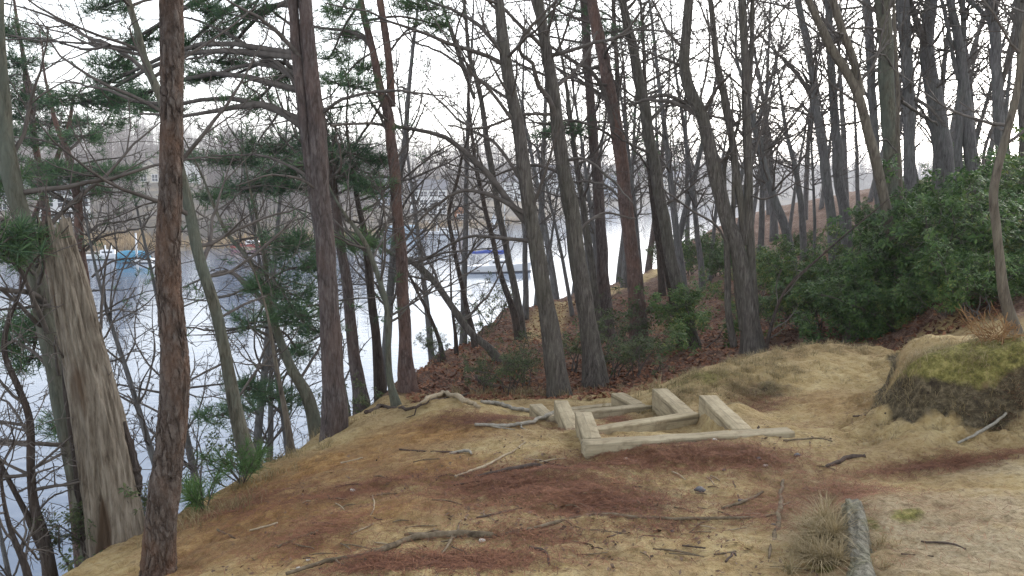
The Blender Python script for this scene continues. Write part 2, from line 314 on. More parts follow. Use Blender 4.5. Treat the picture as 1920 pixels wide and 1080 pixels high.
c = t.mix(t.math('MULTIPLY', thr('litter', t.math('ADD', t.math('MULTIPLY', n5, .5), t.math('MULTIPLY', n2, .5)), .58, .67, 2.3), t.ramp(n3, [(.3, (.5,) * 3), (.5, (1,) * 3)])), c, li)
c = t.mix(t.math('MULTIPLY', t.ramp(n5, [(.56, (0,) * 3), (.62, (1,) * 3)]), .6), c, (.17, .115, .062))
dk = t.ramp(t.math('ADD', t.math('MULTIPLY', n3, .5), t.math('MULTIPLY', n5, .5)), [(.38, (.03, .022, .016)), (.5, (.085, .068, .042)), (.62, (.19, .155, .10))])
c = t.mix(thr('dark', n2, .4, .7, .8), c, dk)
mo = t.ramp(t.math('ADD', t.math('MULTIPLY', n3, .5), t.math('MULTIPLY', n5, .5)), [(.38, (.07, .066, .022)), (.5, (.18, .165, .052)), (.62, (.36, .315, .12))])
c = t.mix(thr('moss', n2, .4, .62, .9), c, mo)
peb = t.n('ShaderNodeTexVoronoi', {'Vector': o_, 'Scale': 45.}).outputs['Distance']
bh = t.math('ADD', t.math('ADD', t.math('ADD', t.math('MULTIPLY', n5, .9), t.math('MULTIPLY', n3, .6)), t.math('MULTIPLY', n4, .28)), t.math('MULTIPLY', st, .35))
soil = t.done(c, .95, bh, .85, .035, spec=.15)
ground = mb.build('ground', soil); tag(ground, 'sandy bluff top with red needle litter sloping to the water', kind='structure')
def put(name, val):
    a = ground.data.attributes.new(name, 'FLOAT', 'POINT'); a.data.foreach_set('value', val.ravel().astype(np.float32))
ed_, _, _ = edge(gx, gy)
leafm = np.maximum(smooth(8.6, 10.5, gy - .35 * np.maximum(gx - 1, 0) * 0) * 1.0, smooth(4.4, 5.6, gx) * smooth(5.5, 7, gy)) * (1 - gmask(gx, gy, [(1560,655,1.2,.9,.9)]))
pathm = np.zeros(gx.shape)
for a, b in [((1000,640),(1035,580)),((1035,580),(1150,540)),((1150,540),(1275,488))]:
    A_, B_ = G(*a), G(*b); L2 = ((B_ - A_)[:2] ** 2).sum(); t_ = np.clip(((gx - A_[0]) * (B_ - A_)[0] + (gy - A_[1]) * (B_ - A_)[1]) / L2, 0, 1)
    pathm = np.maximum(pathm, np.exp(-(np.hypot(gx - A_[0] - t_ * (B_ - A_)[0], gy - A_[1] - t_ * (B_ - A_)[1]) / .55) ** 2))
put('leaf', leafm * (1 - .9 * pathm)); put('ochre', gmask(gx, gy, OCHRE)); put('litter', .78 * gmask(gx, gy, LITTER) * (1 - pathm)); put('moss', gmask(gx, gy, MOSS) * np.where((gx > 2.2) & (gy > 4.6) & (gy < 8.5), smooth(-.03, .06, lip(gx, gy)), 1)); put('grey', gmask(gx, gy, GREY))
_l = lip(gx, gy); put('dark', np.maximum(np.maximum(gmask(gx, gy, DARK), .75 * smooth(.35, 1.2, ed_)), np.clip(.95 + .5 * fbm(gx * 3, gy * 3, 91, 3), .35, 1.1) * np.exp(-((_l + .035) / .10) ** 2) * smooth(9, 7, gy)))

# water
mb = MB(); wx = np.linspace(-800, 1200, 61); wy = np.linspace(-100, 1200, 61); WX, WY = np.meshgrid(wx, wy); idx = np.arange(61 * 61).reshape(61, 61)
mb.add(np.stack([WX, WY, np.full(WX.shape, WATER)], -1), np.stack([idx[:-1, :-1], idx[:-1, 1:], idx[1:, 1:], idx[1:, :-1]], -1).reshape(-1, 4))
t = NT('lake_water'); a_ = t.noise(t.obj((.5, 1, 1)), .55, 4, .6); b_ = t.noise(t.obj((.35, 1, 1)), 2.6, 3, .6); br = t.noise(t.obj((.02, .05, 1)), 1, 3)
hgt = t.math('ADD', t.math('MULTIPLY', a_, .5), t.math('MULTIPLY', b_, .18))
M['water'] = t.done((.065, .105, .175), .06, t.math('MULTIPLY', hgt, t.math('ADD', br, .25)), .32, .25, spec=.5, IOR=1.34)
tag(mb.build('water', M['water']), 'calm pale river water reflecting the bright sky', kind='structure')

# ------------------------------------------------------------------ far shore
SH = np.array([(-400,112),(0,122),(200,128),(500,140),(700,172),(880,205),(1000,232),(1060,320),(1120,420),(1300,480),(1700,520),(2300,520)], float)
def shore(u): return np.interp(u, SH[:, 0], SH[:, 1])
def far_z(u, D):
    e = D - shore(u)
    return WATER - 1 + np.minimum(np.maximum(e + 8, 0) * .14, 1.7) + np.clip(e - 8, 0, 20) * .13 + np.clip(e - 28, 0, 500) * .062 * (1 + .25 * np.sin(u * .006) + .12 * np.sin(u * .021 + 1)) + .6 * vn(u * .03, D * .06, 4)
def fp(u, D, z=None):
    u = np.asarray(u, float); x = (u - 960) / F * D / cp
    return np.stack([x, D + 0 * x, far_z(u, D) if z is None else z + 0 * x], -1)
uu = np.linspace(-500, 2400, 240); ee = np.concatenate([np.linspace(-9, 40, 40), np.linspace(46, 420, 50)])
UU, EE = np.meshgrid(uu, ee); DD = shore(UU) + EE; idx = np.arange(UU.size).reshape(UU.shape)
mb = MB(); mb.add(fp(UU, DD), np.stack([idx[:-1, :-1], idx[:-1, 1:], idx[1:, 1:], idx[1:, :-1]], -1).reshape(-1, 4))
t = NT('far_bank'); n1 = t.noise(t.obj(), .08, 5, .6); n2 = t.noise(t.obj(), .9, 4, .6)
c = t.ramp(t.math('ADD', t.math('MULTIPLY', n1, .6), t.math('MULTIPLY', n2, .4)), [(.3, (.05, .043, .036)), (.5, (.085, .072, .056)), (.64, (.19, .15, .095)), (.8, (.07, .062, .05))])
tag(mb.build('hill', t.done(c, .95)), 'low brown hillside rising from the far shore', kind='structure')
# bare wood on the far hillside, one mass
mb = MB(); n = 5000
fu = rng.uniform(-350, 2000, n); fe = 14 + 370 * rng.uniform(0, 1, n) ** 1.5; fD = shore(fu) + fe
HU = np.array([(15,178,95),(130,160,75),(290,250,34),(362,262,34),(735,238,40),(805,226,52),(865,214,24),(955,290,44),(1045,395,55),(1142,470,40),(1240,530,45)])
blk = np.zeros(n, bool)
for hu, hD, hw in HU: blk |= (np.abs(fu - hu) < hw) & (fD < hD + 6) & (rng.uniform(0, 1, n) < .9)
fu, fD = fu[~blk], fD[~blk]; n = len(fu)
base = fp(fu, fD); hgt_ = rng.uniform(7, 13.5, n) * (1 + .0012 * fD) * (1 + .3 * vn(fu * .018, fD * .02, 14))
top = base + np.stack([rng.normal(0, .6, n), rng.normal(0, .6, n), hgt_], -1)
rad0 = hgt_ * .0085
s_ = np.linspace(0, 1, 4)[None, :, None]
tubes(mb, base[:, None] * (1 - s_) + top[:, None] * s_, rad0[:, None] * np.array([1, .8, .5, .15]), 3)
K = 40
bt = rng.uniform(.25, .98, (n, K)); bs = base[:, None] * (1 - bt[..., None]) + top[:, None] * bt[..., None]
ba = rng.uniform(0, 2 * np.pi, (n, K)); bl = hgt_[:, None] * rng.uniform(.12, .36, (n, K)) * (1.25 - bt * .7)
be = rng.uniform(.2, 1.2, (n, K)); bd = np.stack([np.cos(ba) * np.cos(be), np.sin(ba) * np.cos(be), np.sin(be)], -1)
bm = bs + bd * bl[..., None] * .5 + rng.normal(0, .15, (n, K, 3)); bE = bs + bd * bl[..., None] + rng.normal(0, .3, (n, K, 3))
br_ = (rad0[:, None] * rng.uniform(.16, .4, (n, K)))
tubes(mb, np.stack([bs, bm, bE], 2).reshape(-1, 3, 3), (br_[..., None] * np.array([1, .7, .25])).reshape(-1, 3), 3)
t = NT('far_twigs'); M['fartwig'] = t.done(t.ramp(t.noise(t.obj(), .05, 3), [(.3, (.15, .13, .125)), (.7, (.25, .22, .205))]), .95)
tag(mb.build('far_woods', M['fartwig']), 'hazy grey leafless wood covering the far hillside', kind='stuff')
# reeds and brush at the far waterline
mb = MB(); n = 9000; ru = np.concatenate([rng.normal(225, 45, 4000), rng.uniform(-100, 1000, 5000)]); rD = shore(ru) + rng.uniform(-.5, 16, n) * np.where(np.arange(n) < 4000, 1, .35)
b0 = fp(ru, rD); hh_ = rng.uniform(.6, 1.7, n); aa = rng.uniform(0, 6.28, n); pv = np.stack([np.cos(aa), np.sin(aa), 0 * aa], -1) * .05
tp = b0 + np.stack([rng.normal(0, .3, n), rng.normal(0, .3, n), hh_], -1)
mb.add(np.stack([b0 - pv, b0 + pv, tp], 1), t=np.arange(3 * n).reshape(-1, 3))
t = NT('reeds'); M['reed'] = t.done(t.ramp(t.n('ShaderNodeNewGeometry').outputs['Random Per Island'], [(.1, (.20, .13, .07)), (.9, (.46, .34, .17))]), .9)
tag(mb.build('reeds', M['reed'], smooth_=False), 'tan dry reeds along the far waterline', kind='stuff')
def flat(name, col, rough=.6, var=.15, sc=3.):
    t = NT(name); n_ = t.noise(t.obj(), sc, 4)
    return t.done(t.ramp(n_, [(.3, tuple(x * (1 - var) for x in col)), (.7, tuple(min(1, x * (1 + var)) for x in col))]), rough)
M['white'] = flat('white_siding', (.82, .83, .84), .5, .06); M['slate'] = flat('grey_shingle', (.17, .17, .19), .9); M['pane'] = flat('window_glass', (.05, .06, .08), .15)
M['orange'] = flat('orange_boards', (.42, .17, .07), .8); M['cream'] = flat('cream_siding', (.62, .58, .50), .7); M['blue'] = flat('blue_canvas', (.03, .07, .34), .7)
M['cyan'] = flat('sky_blue_canvas', (.05, .24, .38), .7); M['hullwhite'] = flat('white_gelcoat', (.8, .81, .83), .3, .04); M['navy'] = flat('dark_hull_stripe', (.03, .035, .05), .4)
M['wood'] = flat('weathered_dock_wood', (.26, .22, .18), .9); M['alu'] = flat('pale_metal', (.62, .63, .65), .4, .05); M['palecanvas'] = flat('pale_blue_tarp', (.34, .45, .56), .7)
M['bluegrey'] = flat('blue_grey_siding', (.35, .40, .50), .7); M['brickred'] = flat('red_paint', (.36, .06, .05), .6)

def house(u, D, wd, dp, ht, roof, label, wall, rows=2, cols=3, gable_front=False, big=False, hip=0):
    c = fp(float(u), float(D)); c[2] -= .3; yaw = math.atan2(c[0], c[1]) * -1 + hip
    e = empty('house', c, label, 'house', 'houses on the far hillside')
    ca, sa = math.cos(yaw), math.sin(yaw)
    def Tm(v): v = np.asarray(v, float); return np.stack([c[0] + v[..., 0] * ca - v[..., 1] * sa, c[1] + v[..., 0] * sa + v[..., 1] * ca, c[2] + v[..., 2]], -1)
    m = MB(); m.box((-wd/2, -dp/2, -1), (wd/2, dp/2, ht), M=Tm)
    if gable_front: m.add(Tm([(-wd/2,-dp/2,ht),(wd/2,-dp/2,ht),(0,-dp/2,ht+roof*.97),(-wd/2,dp/2,ht),(wd/2,dp/2,ht),(0,dp/2,ht+roof*.97)]), t=[(0,1,2),(4,3,5)])
    else: m.add(Tm([(-wd/2,-dp/2,ht),(-wd/2,dp/2,ht),(-wd/2,0,ht+roof*.97),(wd/2,-dp/2,ht),(wd/2,dp/2,ht),(wd/2,0,ht+roof*.97)]), t=[(1,0,2),(3,4,5)])
    m.build('wall', wall, e, False)
    m = MB(); ov = .4
    if gable_front:
        for s in (-1, 1): m.add(Tm([(0,-dp/2-ov,ht+roof),(s*(wd/2+ov),-dp/2-ov,ht-.2),(s*(wd/2+ov),dp/2+ov,ht-.2),(0,dp/2+ov,ht+roof),(0,-dp/2-ov,ht+roof+.25),(s*(wd/2+ov),-dp/2-ov,ht+.05),(s*(wd/2+ov),dp/2+ov,ht+.05),(0,dp/2+ov,ht+roof+.25)]), [(0,1,2,3),(4,5,6,7),(0,1,5,4),(1,2,6,5),(2,3,7,6)])
    else:
        for s in (-1, 1): m.add(Tm([(-wd/2-ov,0,ht+roof),(-wd/2-ov,s*(dp/2+ov),ht-.2),(wd/2+ov,s*(dp/2+ov),ht-.2),(wd/2+ov,0,ht+roof),(-wd/2-ov,0,ht+roof+.25),(-wd/2-ov,s*(dp/2+ov),ht+.05),(wd/2+ov,s*(dp/2+ov),ht+.05),(wd/2+ov,0,ht+roof+.25)]), [(0,1,2,3),(4,5,6,7),(0,1,5,4),(1,2,6,5),(2,3,7,6)])
    rf = m.build('roof', M['slate'], e, False)
    m = MB(); m.box((wd*.22, -.4, ht+roof*.4), (wd*.22+.9, .5, ht+roof+1), M=Tm); ch = m.build('chimney', M['wood'], e, False); ch.parent = rf; ch.location = (0, 0, 0)
    for r_ in range(rows):
        for k in range(cols):
            x = (k + .5) / cols * wd - wd/2; z = ht * (r_ + .32) / rows; ww, wh = (wd/cols*.36, ht/rows*.33) if big else (wd/cols*.24, ht/rows*.27)
            m = MB(); m.box((x-ww,-dp/2-.04,z-wh*.6),(x+ww,-dp/2+.05,z+wh*1.1), M=Tm); wdw = m.build('window', M['pane'], e, False)
            m = MB()
            for (a0, a1, b0_, b1) in ((-ww-.15,-ww,-wh*.6-.15,wh*1.1+.15),(ww,ww+.15,-wh*.6-.15,wh*1.1+.15),(-ww,ww,wh*1.1,wh*1.1+.15),(-ww,ww,-wh*.6-.15,-wh*.6),(-.06,.06,-wh*.6,wh*1.1),(-ww,-.06,.1,.22),(.06,ww,.1,.22)):
                m.box((x+a0,-dp/2-.09,z+b0_),(x+a1,-dp/2+.03,z+b1), M=Tm)
            fr = m.build('frame', M['white'], wdw, False); fr.location = (0, 0, 0)
house(15, 178, 9, 8, 5.2, 2.6, 'white two storey house behind the leaning lichen trunk at the left edge', M['white'])
house(130, 160, 8.5, 8, 5.6, 2.4, 'white house with big gridded windows right of the dead stump top', M['white'], 2, 3, False, True)
house(290, 250, 6, 7, 4, 2.6, 'small pale gabled house high on the hill beside the nearest pine trunk', M['cream'], 1, 2, True)
house(362, 262, 7, 7, 4, 3, 'white gabled house high on the hill just right of the nearest pine trunk', M['white'], 1, 2, True)
house(735, 238, 6.5, 8, 6, 2.2, 'blue grey house just left of the broad white house beyond the twin pine', M['bluegrey'], 2, 2)
house(805, 226, 9.5, 8, 6.5, 2.4, 'broad white house with rows of windows beyond the mid river', M['white'], 3, 4, False, True)
house(865, 214, 3.4, 3, 2.6, 1.1, 'small orange shed above the far seawall', M['orange'], 1, 1, True)
house(955, 290, 11, 9, 6, 2.6, 'white house behind the bare oak trunks, above the channel marker', M['white'], 2, 3)
house(1045, 395, 19, 11, 9, 3.5, 'wide white house on the distant right of the far shore', M['white'], 3, 5)
house(1142, 470, 14, 10, 8, 5, 'blue grey house with a steep roof, distant between the pine trunks', M['bluegrey'], 2, 3, True)
house(1240, 530, 20, 11, 9, 3.5, 'pale cream house farthest across the water', M['cream'], 2, 5)

# boats, docks, marker
def hull_mb(L, B, Ht, at, yaw, m=0):
    mb = MB(); ns = 13; prof = []
    for i in range(ns):
        s = i / (ns - 1); wdt = B / 2 * (1 - max(0, (s - .45) / .55) ** 2.2) * (.82 + .18 * min(1, s / .3)); sh = Ht * (.85 + .35 * s * s)
        prof.append([( (s-.5)*L + .04*L*s*s*(z_>.5), sg*wdt*(1 if z_ > .5 else .72), (-.3 if z_ < .5 else sh)) for sg, z_ in ((-1,1),(-1,0),(1,0),(1,1))])
    v = np.array(prof); ca, sa = math.cos(yaw), math.sin(yaw)
    v = np.stack([at[0] + v[..., 0]*ca - v[..., 1]*sa, at[1] + v[..., 0]*sa + v[..., 1]*ca, at[2] + v[..., 2]], -1)
    q = []
    for i in range(ns-1):
        for k in range(4): q.append((i*4+k, i*4+(k+1)%4, (i+1)*4+(k+1)%4, (i+1)*4+k))
    mb.add(v.reshape(-1, 3), q + [(0,1,2,3)], m=m); return mb
def boat(u, v, L, B, yaw, label, cat, hullm, mast=0, cover=None, cabin=True, name='boat'):
    at = onz(float(u), float(v), WATER); e = empty(name, at, label, cat, 'boats along the far shore')
    ca, sa = math.cos(yaw), math.sin(yaw)
    Tm = lambda p: np.stack([at[0] + p[..., 0]*ca - p[..., 1]*sa, at[1] + p[..., 0]*sa + p[..., 1]*ca, at[2] + p[..., 2]], -1)
    Ht = .09 * L + .25
    hull_mb(L, B, Ht, at, yaw).build('hull', hullm, e, False)
    m = hull_mb(L * 1.003, B * 1.006, .14, at, yaw); m.build('waterline_stripe', M['navy'], e, False)
    if cabin:
        m = MB(); m.box((-.12*L, -B*.3, Ht*.9), (.22*L, B*.3, Ht + .55), M=Tm); cb = m.build('cabin', M['hullwhite'], e, False)
        for s in (-1, 1):
            m = MB(); m.box((-.08*L, s*B*.3 - .02, Ht + .15), (.17*L, s*B*.3 + .02, Ht + .38), M=Tm); w_ = m.build('window', M['pane'], e, False); w_.parent = cb; w_.location = (0, 0, 0)
    if mast:
        m = MB(); tubes(m, Tm(np.array([(.12*L,0,Ht),(.12*L,0,Ht+mast/2),(.12*L,0,Ht+mast)])), np.array([.07,.065,.05]), 6); m.build('mast', M['alu'], e)
        m = MB(); tubes(m, Tm(np.array([(.11*L,0,Ht+1.25),(-.15*L,0,Ht+1.2),(-.38*L,0,Ht+1.2)])), np.array([.05,.05,.05]), 6); m.build('boom', M['alu'], e)
        if cover is not None:
            m = MB(); s = np.linspace(0, 1, 9); pts = np.stack([.11*L - .5*L*s, 0*s, Ht + 1.42 - .05*np.sin(s*9)], -1); tubes(m, Tm(pts), .26 - .12 * s, 8, cap=True); m.build('sail_cover', cover, e)
    elif cover is not None:
        m = MB(); n_ = 9
        for i in range(n_):
            pass
        s = np.linspace(-.42, .40, 11); pts = np.stack([s*L, 0*s, Ht*.85 + 0*s], -1); tubes(m, Tm(pts), (B*.5) * np.sqrt(np.clip(1 - (s/.48)**4, .1, 1)), 10, cap=True); m.build('canvas_cover', cover, e)
boat(932, 510, 7.6, 2.5, R(8), 'white sailboat with a dark blue sail cover moored mid river', 'sailboat', M['hullwhite'], 8.5, M['blue'], True, 'sailboat')
boat(250, 492, 5.2, 2.0, R(170), 'small boat under a bright blue cover near the far left dock', 'boat', M['hullwhite'], 0, M['cyan'], False)
boat(757, 440, 8, 2.6, R(5), 'boat under a pale blue tarp by the far middle dock', 'boat', M['bluegrey'], 0, M['palecanvas'], False)
boat(832, 440, 6.2, 2.3, R(-14), 'white motorboat with a small cabin by the far middle dock', 'motorboat', M['hullwhite'], 0, None, True, 'motorboat')
boat(805, 428, 8, 2.6, R(20), 'white sailboat with a bare mast behind the white motorboat', 'sailboat', M['hullwhite'], 9, None, True, 'sailboat')
boat(200, 486, 5.5, 2.0, R(10), 'low white boat tied at the far left dock', 'motorboat', M['hullwhite'], 0, None, True, 'motorboat')
boat(470, 466, 6, 2, R(4), 'red and white boat on the far shore between the pine trunks', 'boat', M['brickred'], 0, None, True)
boat(1140, 385, 12, 3.6, R(12), 'distant white boat between the pine trunks', 'motorboat', M['hullwhite'], 0, None, True, 'motorboat')
boat(1245, 381, 13, 3.6, R(-6), 'farthest white boat with a tall mast', 'sailboat', M['hullwhite'], 12, None, True, 'sailboat')
def dock(u0, u1, v, label):
    a, b = onz(float(u0), float(v), WATER), onz(float(u1), float(v), WATER); e = empty('dock', (a + b) / 2, label, 'dock', 'docks on the far shore')
    d = unit(b - a); nrm = np.array([-d[1], d[0], 0]); L = np.linalg.norm(b - a)
    Tm = lambda p: a + p[..., :1] * d + p[..., 1:2] * nrm + p[..., 2:] * np.array([0, 0, 1])
    m = MB(); m.box((0, -.8, .55), (L, .8, .75), M=Tm); m.build('deck', M['wood'], e, False)
    for k in range(int(L / 3.5) + 1):
        for s in (-.9, .9):
            m = MB(); p = a + d * k * 3.5 + nrm * s; tubes(m, np.array([p - [0, 0, 1.2], p + [0, 0, .5], p + [0, 0, 1.7]]), np.array([.13, .13, .12]), 6, cap=True); m.build('piling', M['alu'] if k % 2 else M['wood'], e)
dock(158, 245, 481, 'grey wooden dock on pilings along the far left shore')
dock(735, 850, 431, 'grey wooden dock behind the moored boats across the river')
dock(1085, 1250, 384, 'long pale dock on the distant right shore')
at = onz(926., 436., WATER); e = empty('channel_marker', at, 'white channel marker post with a triangular board', 'channel marker')
m = MB(); tubes(m, np.array([at - [0,0,1], at + [0,0,2], at + [0,0,2.6]]), np.array([.3,.28,.26]), 8, cap=True); m.build('post', M['white'], e)
m = MB(); m.add([at + [-.95,-.32,2.1], at + [.95,-.32,2.1], at + [0,-.32,4.2], at + [-.95,-.24,2.1], at + [.95,-.24,2.1], at + [0,-.24,4.2]], [(0,1,4,3),(1,2,5,4),(2,0,3,5)], [(0,2,1),(3,4,5)]); m.build('board', M['alu'], e, False)
for (u, v, hgt_, lab) in ((258, 508, 4.5, 'thin white mooring pole beside the blue covered boat'), (1141, 398, 13, 'tall white pole far across between two pine trunks'), (819, 440, 3.2, 'short white mooring pole by the white motorboat'), (878, 438, 2.8, 'short white mooring pole near the seawall')):
    at = onz(float(u), float(v), WATER); m = MB(); tubes(m, np.array([at - [0,0,1], at + [0,0,hgt_*.5], at + [0,0,hgt_]]), np.array([.14,.13,.1]), 7, cap=True); tag(m.build('mooring_pole', M['alu']), lab, 'pole', 'white poles on the water')
a, b = fp(845., 207.), fp(1010., 236.); a[2] = b[2] = WATER; d = unit(b - a); e_ = MB(); L = np.linalg.norm(b - a); nrm = np.array([-d[1], d[0], 0])
e_.box((0, -.4, -1), (L, .4, 1.6), M=lambda p: a + p[..., :1] * d + p[..., 1:2] * nrm + p[..., 2:] * np.array([0, 0, 1])); tag(e_.build('seawall', M['wood'], None, False), 'low brown wooden seawall along the far shore', 'seawall')
# ------------------------------------------------------------------ trees
class Wood:                                      # collects limbs of equal point count, meshes them in one go
    def __init__(s): s.b = {}
    def add(s, pts, rad, k, m=0): s.b.setdefault((len(pts), k, m), []).append((pts, rad))
    def flush(s, mb):
        for (n, k, m), l in s.b.items(): tubes(mb, np.array([p for p, _ in l]), np.array([r for _, r in l]), k, m)
G3 = lambda s=1: np.array([random.gauss(0, s), random.gauss(0, s), random.gauss(0, s)])
def path(st, d, L, n, wig, up):
    pts = [st]; d = d / np.linalg.norm(d)
    for i in range(n):
        d = d + G3(wig); d[2] += up; d = d / np.linalg.norm(d); pts.append(pts[-1] + d * (L / n))
    return np.array(pts)
def spread(p, pts, L, lv, wd, Y, ratio, m, ups, tips, nk=None, lo=.2):
    """side shoots along a limb, down to twigs"""
    mr = max(.0024, Y * .00030)
    cnt = nk or max(3, int(round(L / (.12 + .04 * lv + .006 * Y) * (.7 if lv > 1 else .8)))); cnt = min(cnt, 13)
    for c in range(cnt):
        t_ = random.uniform(lo, 1) * (len(pts) - 1.001); i = int(t_); s = pts[i] + (pts[i + 1] - pts[i]) * (t_ - i)
        ax = pts[i + 1] - pts[i]; ax = ax / np.linalg.norm(ax)
        sd = np.cross(ax, G3()); sd /= np.linalg.norm(sd) + 1e-9
        d = ax * random.uniform(.4, 1) + sd * random.uniform(.5, 1.0); l = L * random.uniform(*ratio) * (1.15 - .5 * t_ / (len(pts) - 1))
        r0 = max(mr, p * (1 - .6 * t_ / (len(pts) - 1)) * random.uniform(.35, .6)); n = 4 if lv > 1 else 3
        q = path(s, d, l, n, .2, ups * .6)
        wd.add(q, np.maximum(np.linspace(r0, r0 * .45, n + 1), mr * .8), 4 if lv > 1 else 3, m)
        if lv > 1 and l > .12: spread(r0, q, l, lv - 1, wd, Y, ratio, m, ups, tips)
        if tips is not None and lv == 1: tips.append((q[-1], q[-1] - q[-2]))
def tufts(mb, C, D, ln, m, k=15, wdt=.005, sp=.75):
    """needle tufts: k thin blades about each direction D at C"""
    C, D = np.asarray(C), unit(np.asarray(D)); n = len(C)
    dd = unit(D[:, None] + rng.normal(0, sp, (n, k, 3))); L = ln * rng.uniform(.7, 1.1, (n, k, 1))
    b = C[:, None] + dd * rng.uniform(-.02, .03, (n, k, 1)); sd = unit(np.cross(dd, rng.normal(0, 1, (n, k, 3)))) * wdt
    tip = b + dd * L; tip[..., 2] -= L[..., 0] * .06
    mb.add(np.stack([b - sd, b + sd, tip + sd * .5, tip - sd * .5], 2).reshape(-1, 3), np.arange(n * k * 4).reshape(-1, 4), m=m)
def stem_at(st, z=None, i=None):
    pts, rad = st
    if i is None: i = int(np.argmin(np.abs(pts[:, 2] - z)))
    return pts[i], rad[i]
NT_ = [0]
def tree(name, label, cat, Y, stems, bark='oak', crown='bare', n1=10, len1=1.6, zr=(0, 1), lv=3, limbs=(), plates=(), up=.10, elev=(.1, .9), group=None,
         sides=16, rings=60, ws=.78, flare=.34, wob=.012, base=True, dY=0., needle=None, tail=1.0, tw='twig', azr=None):
    """stems: pixel polylines from top to foot 'u,v,width ...' at distance Y"""
    random.seed(NT_[0] * 97 + 5); NT_[0] += 1
    trunk, wd, S, foot = MB(), Wood(), [], None
    for k, sx in enumerate(stems.split('|')):
        a = np.array([list(map(float, s.split(','))) for s in sx.split()])[::-1]
        yy = Y + dY * np.clip((a[0, 1] - a[:, 1]) / 800, -.2, 2)
        p = P(a[:, 0], a[:, 1], yy); r = a[:, 2] / 2 * yy / F * ws
        if a[-1, 1] <= 5:                          # goes on above the frame
            d = unit(p[-1] - p[-2]); ex = tail * (1 + Y * .16)
            p = np.concatenate([p, [p[-1] + d * ex * .5 + G3(.03), p[-1] + d * ex + G3(.06)]]); r = np.append(r, [r[-1] * .8, r[-1] * .5])
        else:
            d = unit(p[-1] - p[-2]); r_e = r[-1]; ex = max(.5, r_e * 60)
            e1 = p[-1] + d * ex * .35 + G3(.03); e2 = e1 + (d + G3(.25)) * ex * .35; e3 = e2 + (d + G3(.35)) * ex * .3
            p = np.concatenate([p, [e1, e2, e3]]); r = np.concatenate([r, [r_e * .7, r_e * .4, .003]])
        if k == 0:
            foot = p[0].copy()
            if base:
                g = h1(p[0, 0], p[0, 1])
                if p[0, 2] > g - .1:
                    z_ = p[0, 2] - g + .15; sl_ = (p[0] - p[1]) / max(.1, (p[1] - p[0])[2]) ; f = p[0] + np.array([sl_[0] * z_ * .5, sl_[1] * z_ * .5, -z_])
                    f[2] = min(f[2], h1(f[0], f[1]) - .15)
                    p = np.concatenate([[f], p]); r = np.concatenate([[r[0] * 1.05], r])
                foot = np.array([p[0, 0], p[0, 1], h1(p[0, 0], p[0, 1])])
        n = rings; q = catmull(p, n); rad = np.interp(np.linspace(0, len(r) - 1, n), np.arange(len(r)), r)
        arc = np.concatenate([[0], np.cumsum(np.linalg.norm(np.diff(q, axis=0), axis=1))])
        if k == 0 and base: rad = rad * (1 + flare * np.exp(-np.maximum(arc - .15, 0) / .28))
        ph = k * 3.1 + NT_[0]
        q = q + np.stack([vn(arc * 2.2, arc * 0 + ph, 3), vn(arc * 2.2, arc * 0 + ph, 8), 0 * arc], -1) * wob
        rad = rad * (1 + .05 * vn(arc * 5, arc * 0 + ph, 5))
        m2 = MB(); tubes(m2, q, rad, sides, cap=True)
        v = m2.v[0]; c_ = np.repeat(q, sides, 0); dv = v[:n * sides] - c_; ang = np.arctan2(dv[:, 1], dv[:, 0]); ar = np.repeat(arc, sides)
        fl = 1 + .05 * fbm(np.cos(ang) * 2 + ph, np.sin(ang) * 2 + ar * 3, 71, 2) + .035 * fbm(np.cos(ang) * 5 + ph, np.sin(ang) * 5 + ar * 2, 72, 2)
        if k == 0 and base and flare > .15: fl = fl + .45 * flare * np.exp(-np.maximum(ar - .1, 0) / .16) * (np.cos(ang * (3 + NT_[0] % 3) + ph) + .4)
        v[:n * sides] = c_ + dv * fl[:, None]
        trunk.add(v, m2.q[0], m2.t[0]); S.append((q, rad))
    e = empty(name, foot, label, cat, group)
    m = trunk.build('trunk', M[bark], e)
    tips = [] if crown == 'pine' else None
    for lb in limbs:                               # the limbs one can follow in the photograph
        dy, s = lb if isinstance(lb, tuple) else (random.uniform(-.8, .8), lb)
        a = np.array([list(map(float, x.split(','))) for x in s.split()])
        yy = Y + np.linspace(0, dy, len(a)); q = catmull(P(a[:, 0], a[:, 1], yy), 14); r = np.interp(np.linspace(0, len(a) - 1, 14), np.arange(len(a)), a[:, 2] / 2 * yy / F) * .78
        q = q + rng.normal(0, .006 * Y / 8, q.shape) * np.linspace(0, 1, 14)[:, None]
        wd.add(q, r, 7, 0); L = np.linalg.norm(np.diff(q, axis=0), axis=1).sum()
        spread(r[0] * .7, q, min(L, 2.2) * .75, 2, wd, Y, (.2, .5), 0, up * .5, None, min(12, int(L * 4) + 4), .15)
    needles = MB()
    for pl in plates:                              # flat sprays of needles, each on a bough of its own
        u, v, ru, rv = pl[:4]; yo = pl[4] if len(pl) > 4 else random.uniform(-.6, .6)
        c = P(float(u), float(v), Y + yo); a_, b_ = 1.25 * ru * Y / F, rv * Y / F
        q, r = S[0]; zt = c[2] + random.uniform(-.2, .5) * (1 + .02 * Y); i = int(np.argmin(np.abs(q[:, 2] - zt))); s = q[i]
        dv = c - s; L = np.linalg.norm(dv)
        if L > .2:
            mid = s + dv * .5 + np.array([0, 0, .08 * L]); bq = catmull([s, mid, c, c + unit(dv) * a_ * .6 * np.array([1, 1, .1])], 10)
            wd.add(bq, np.linspace(min(r[i] * .5, .008 + .012 * L), .006, 10), 6, 0)
            spread(.012, bq, min(L, 1.5) * .6, 2, wd, Y, (.2, .5), 0, 0, None, 6, .2)
        else: bq = np.array([s, c])
        nT = int(22 + 95 * (ru * rv) / 1000); pts = []
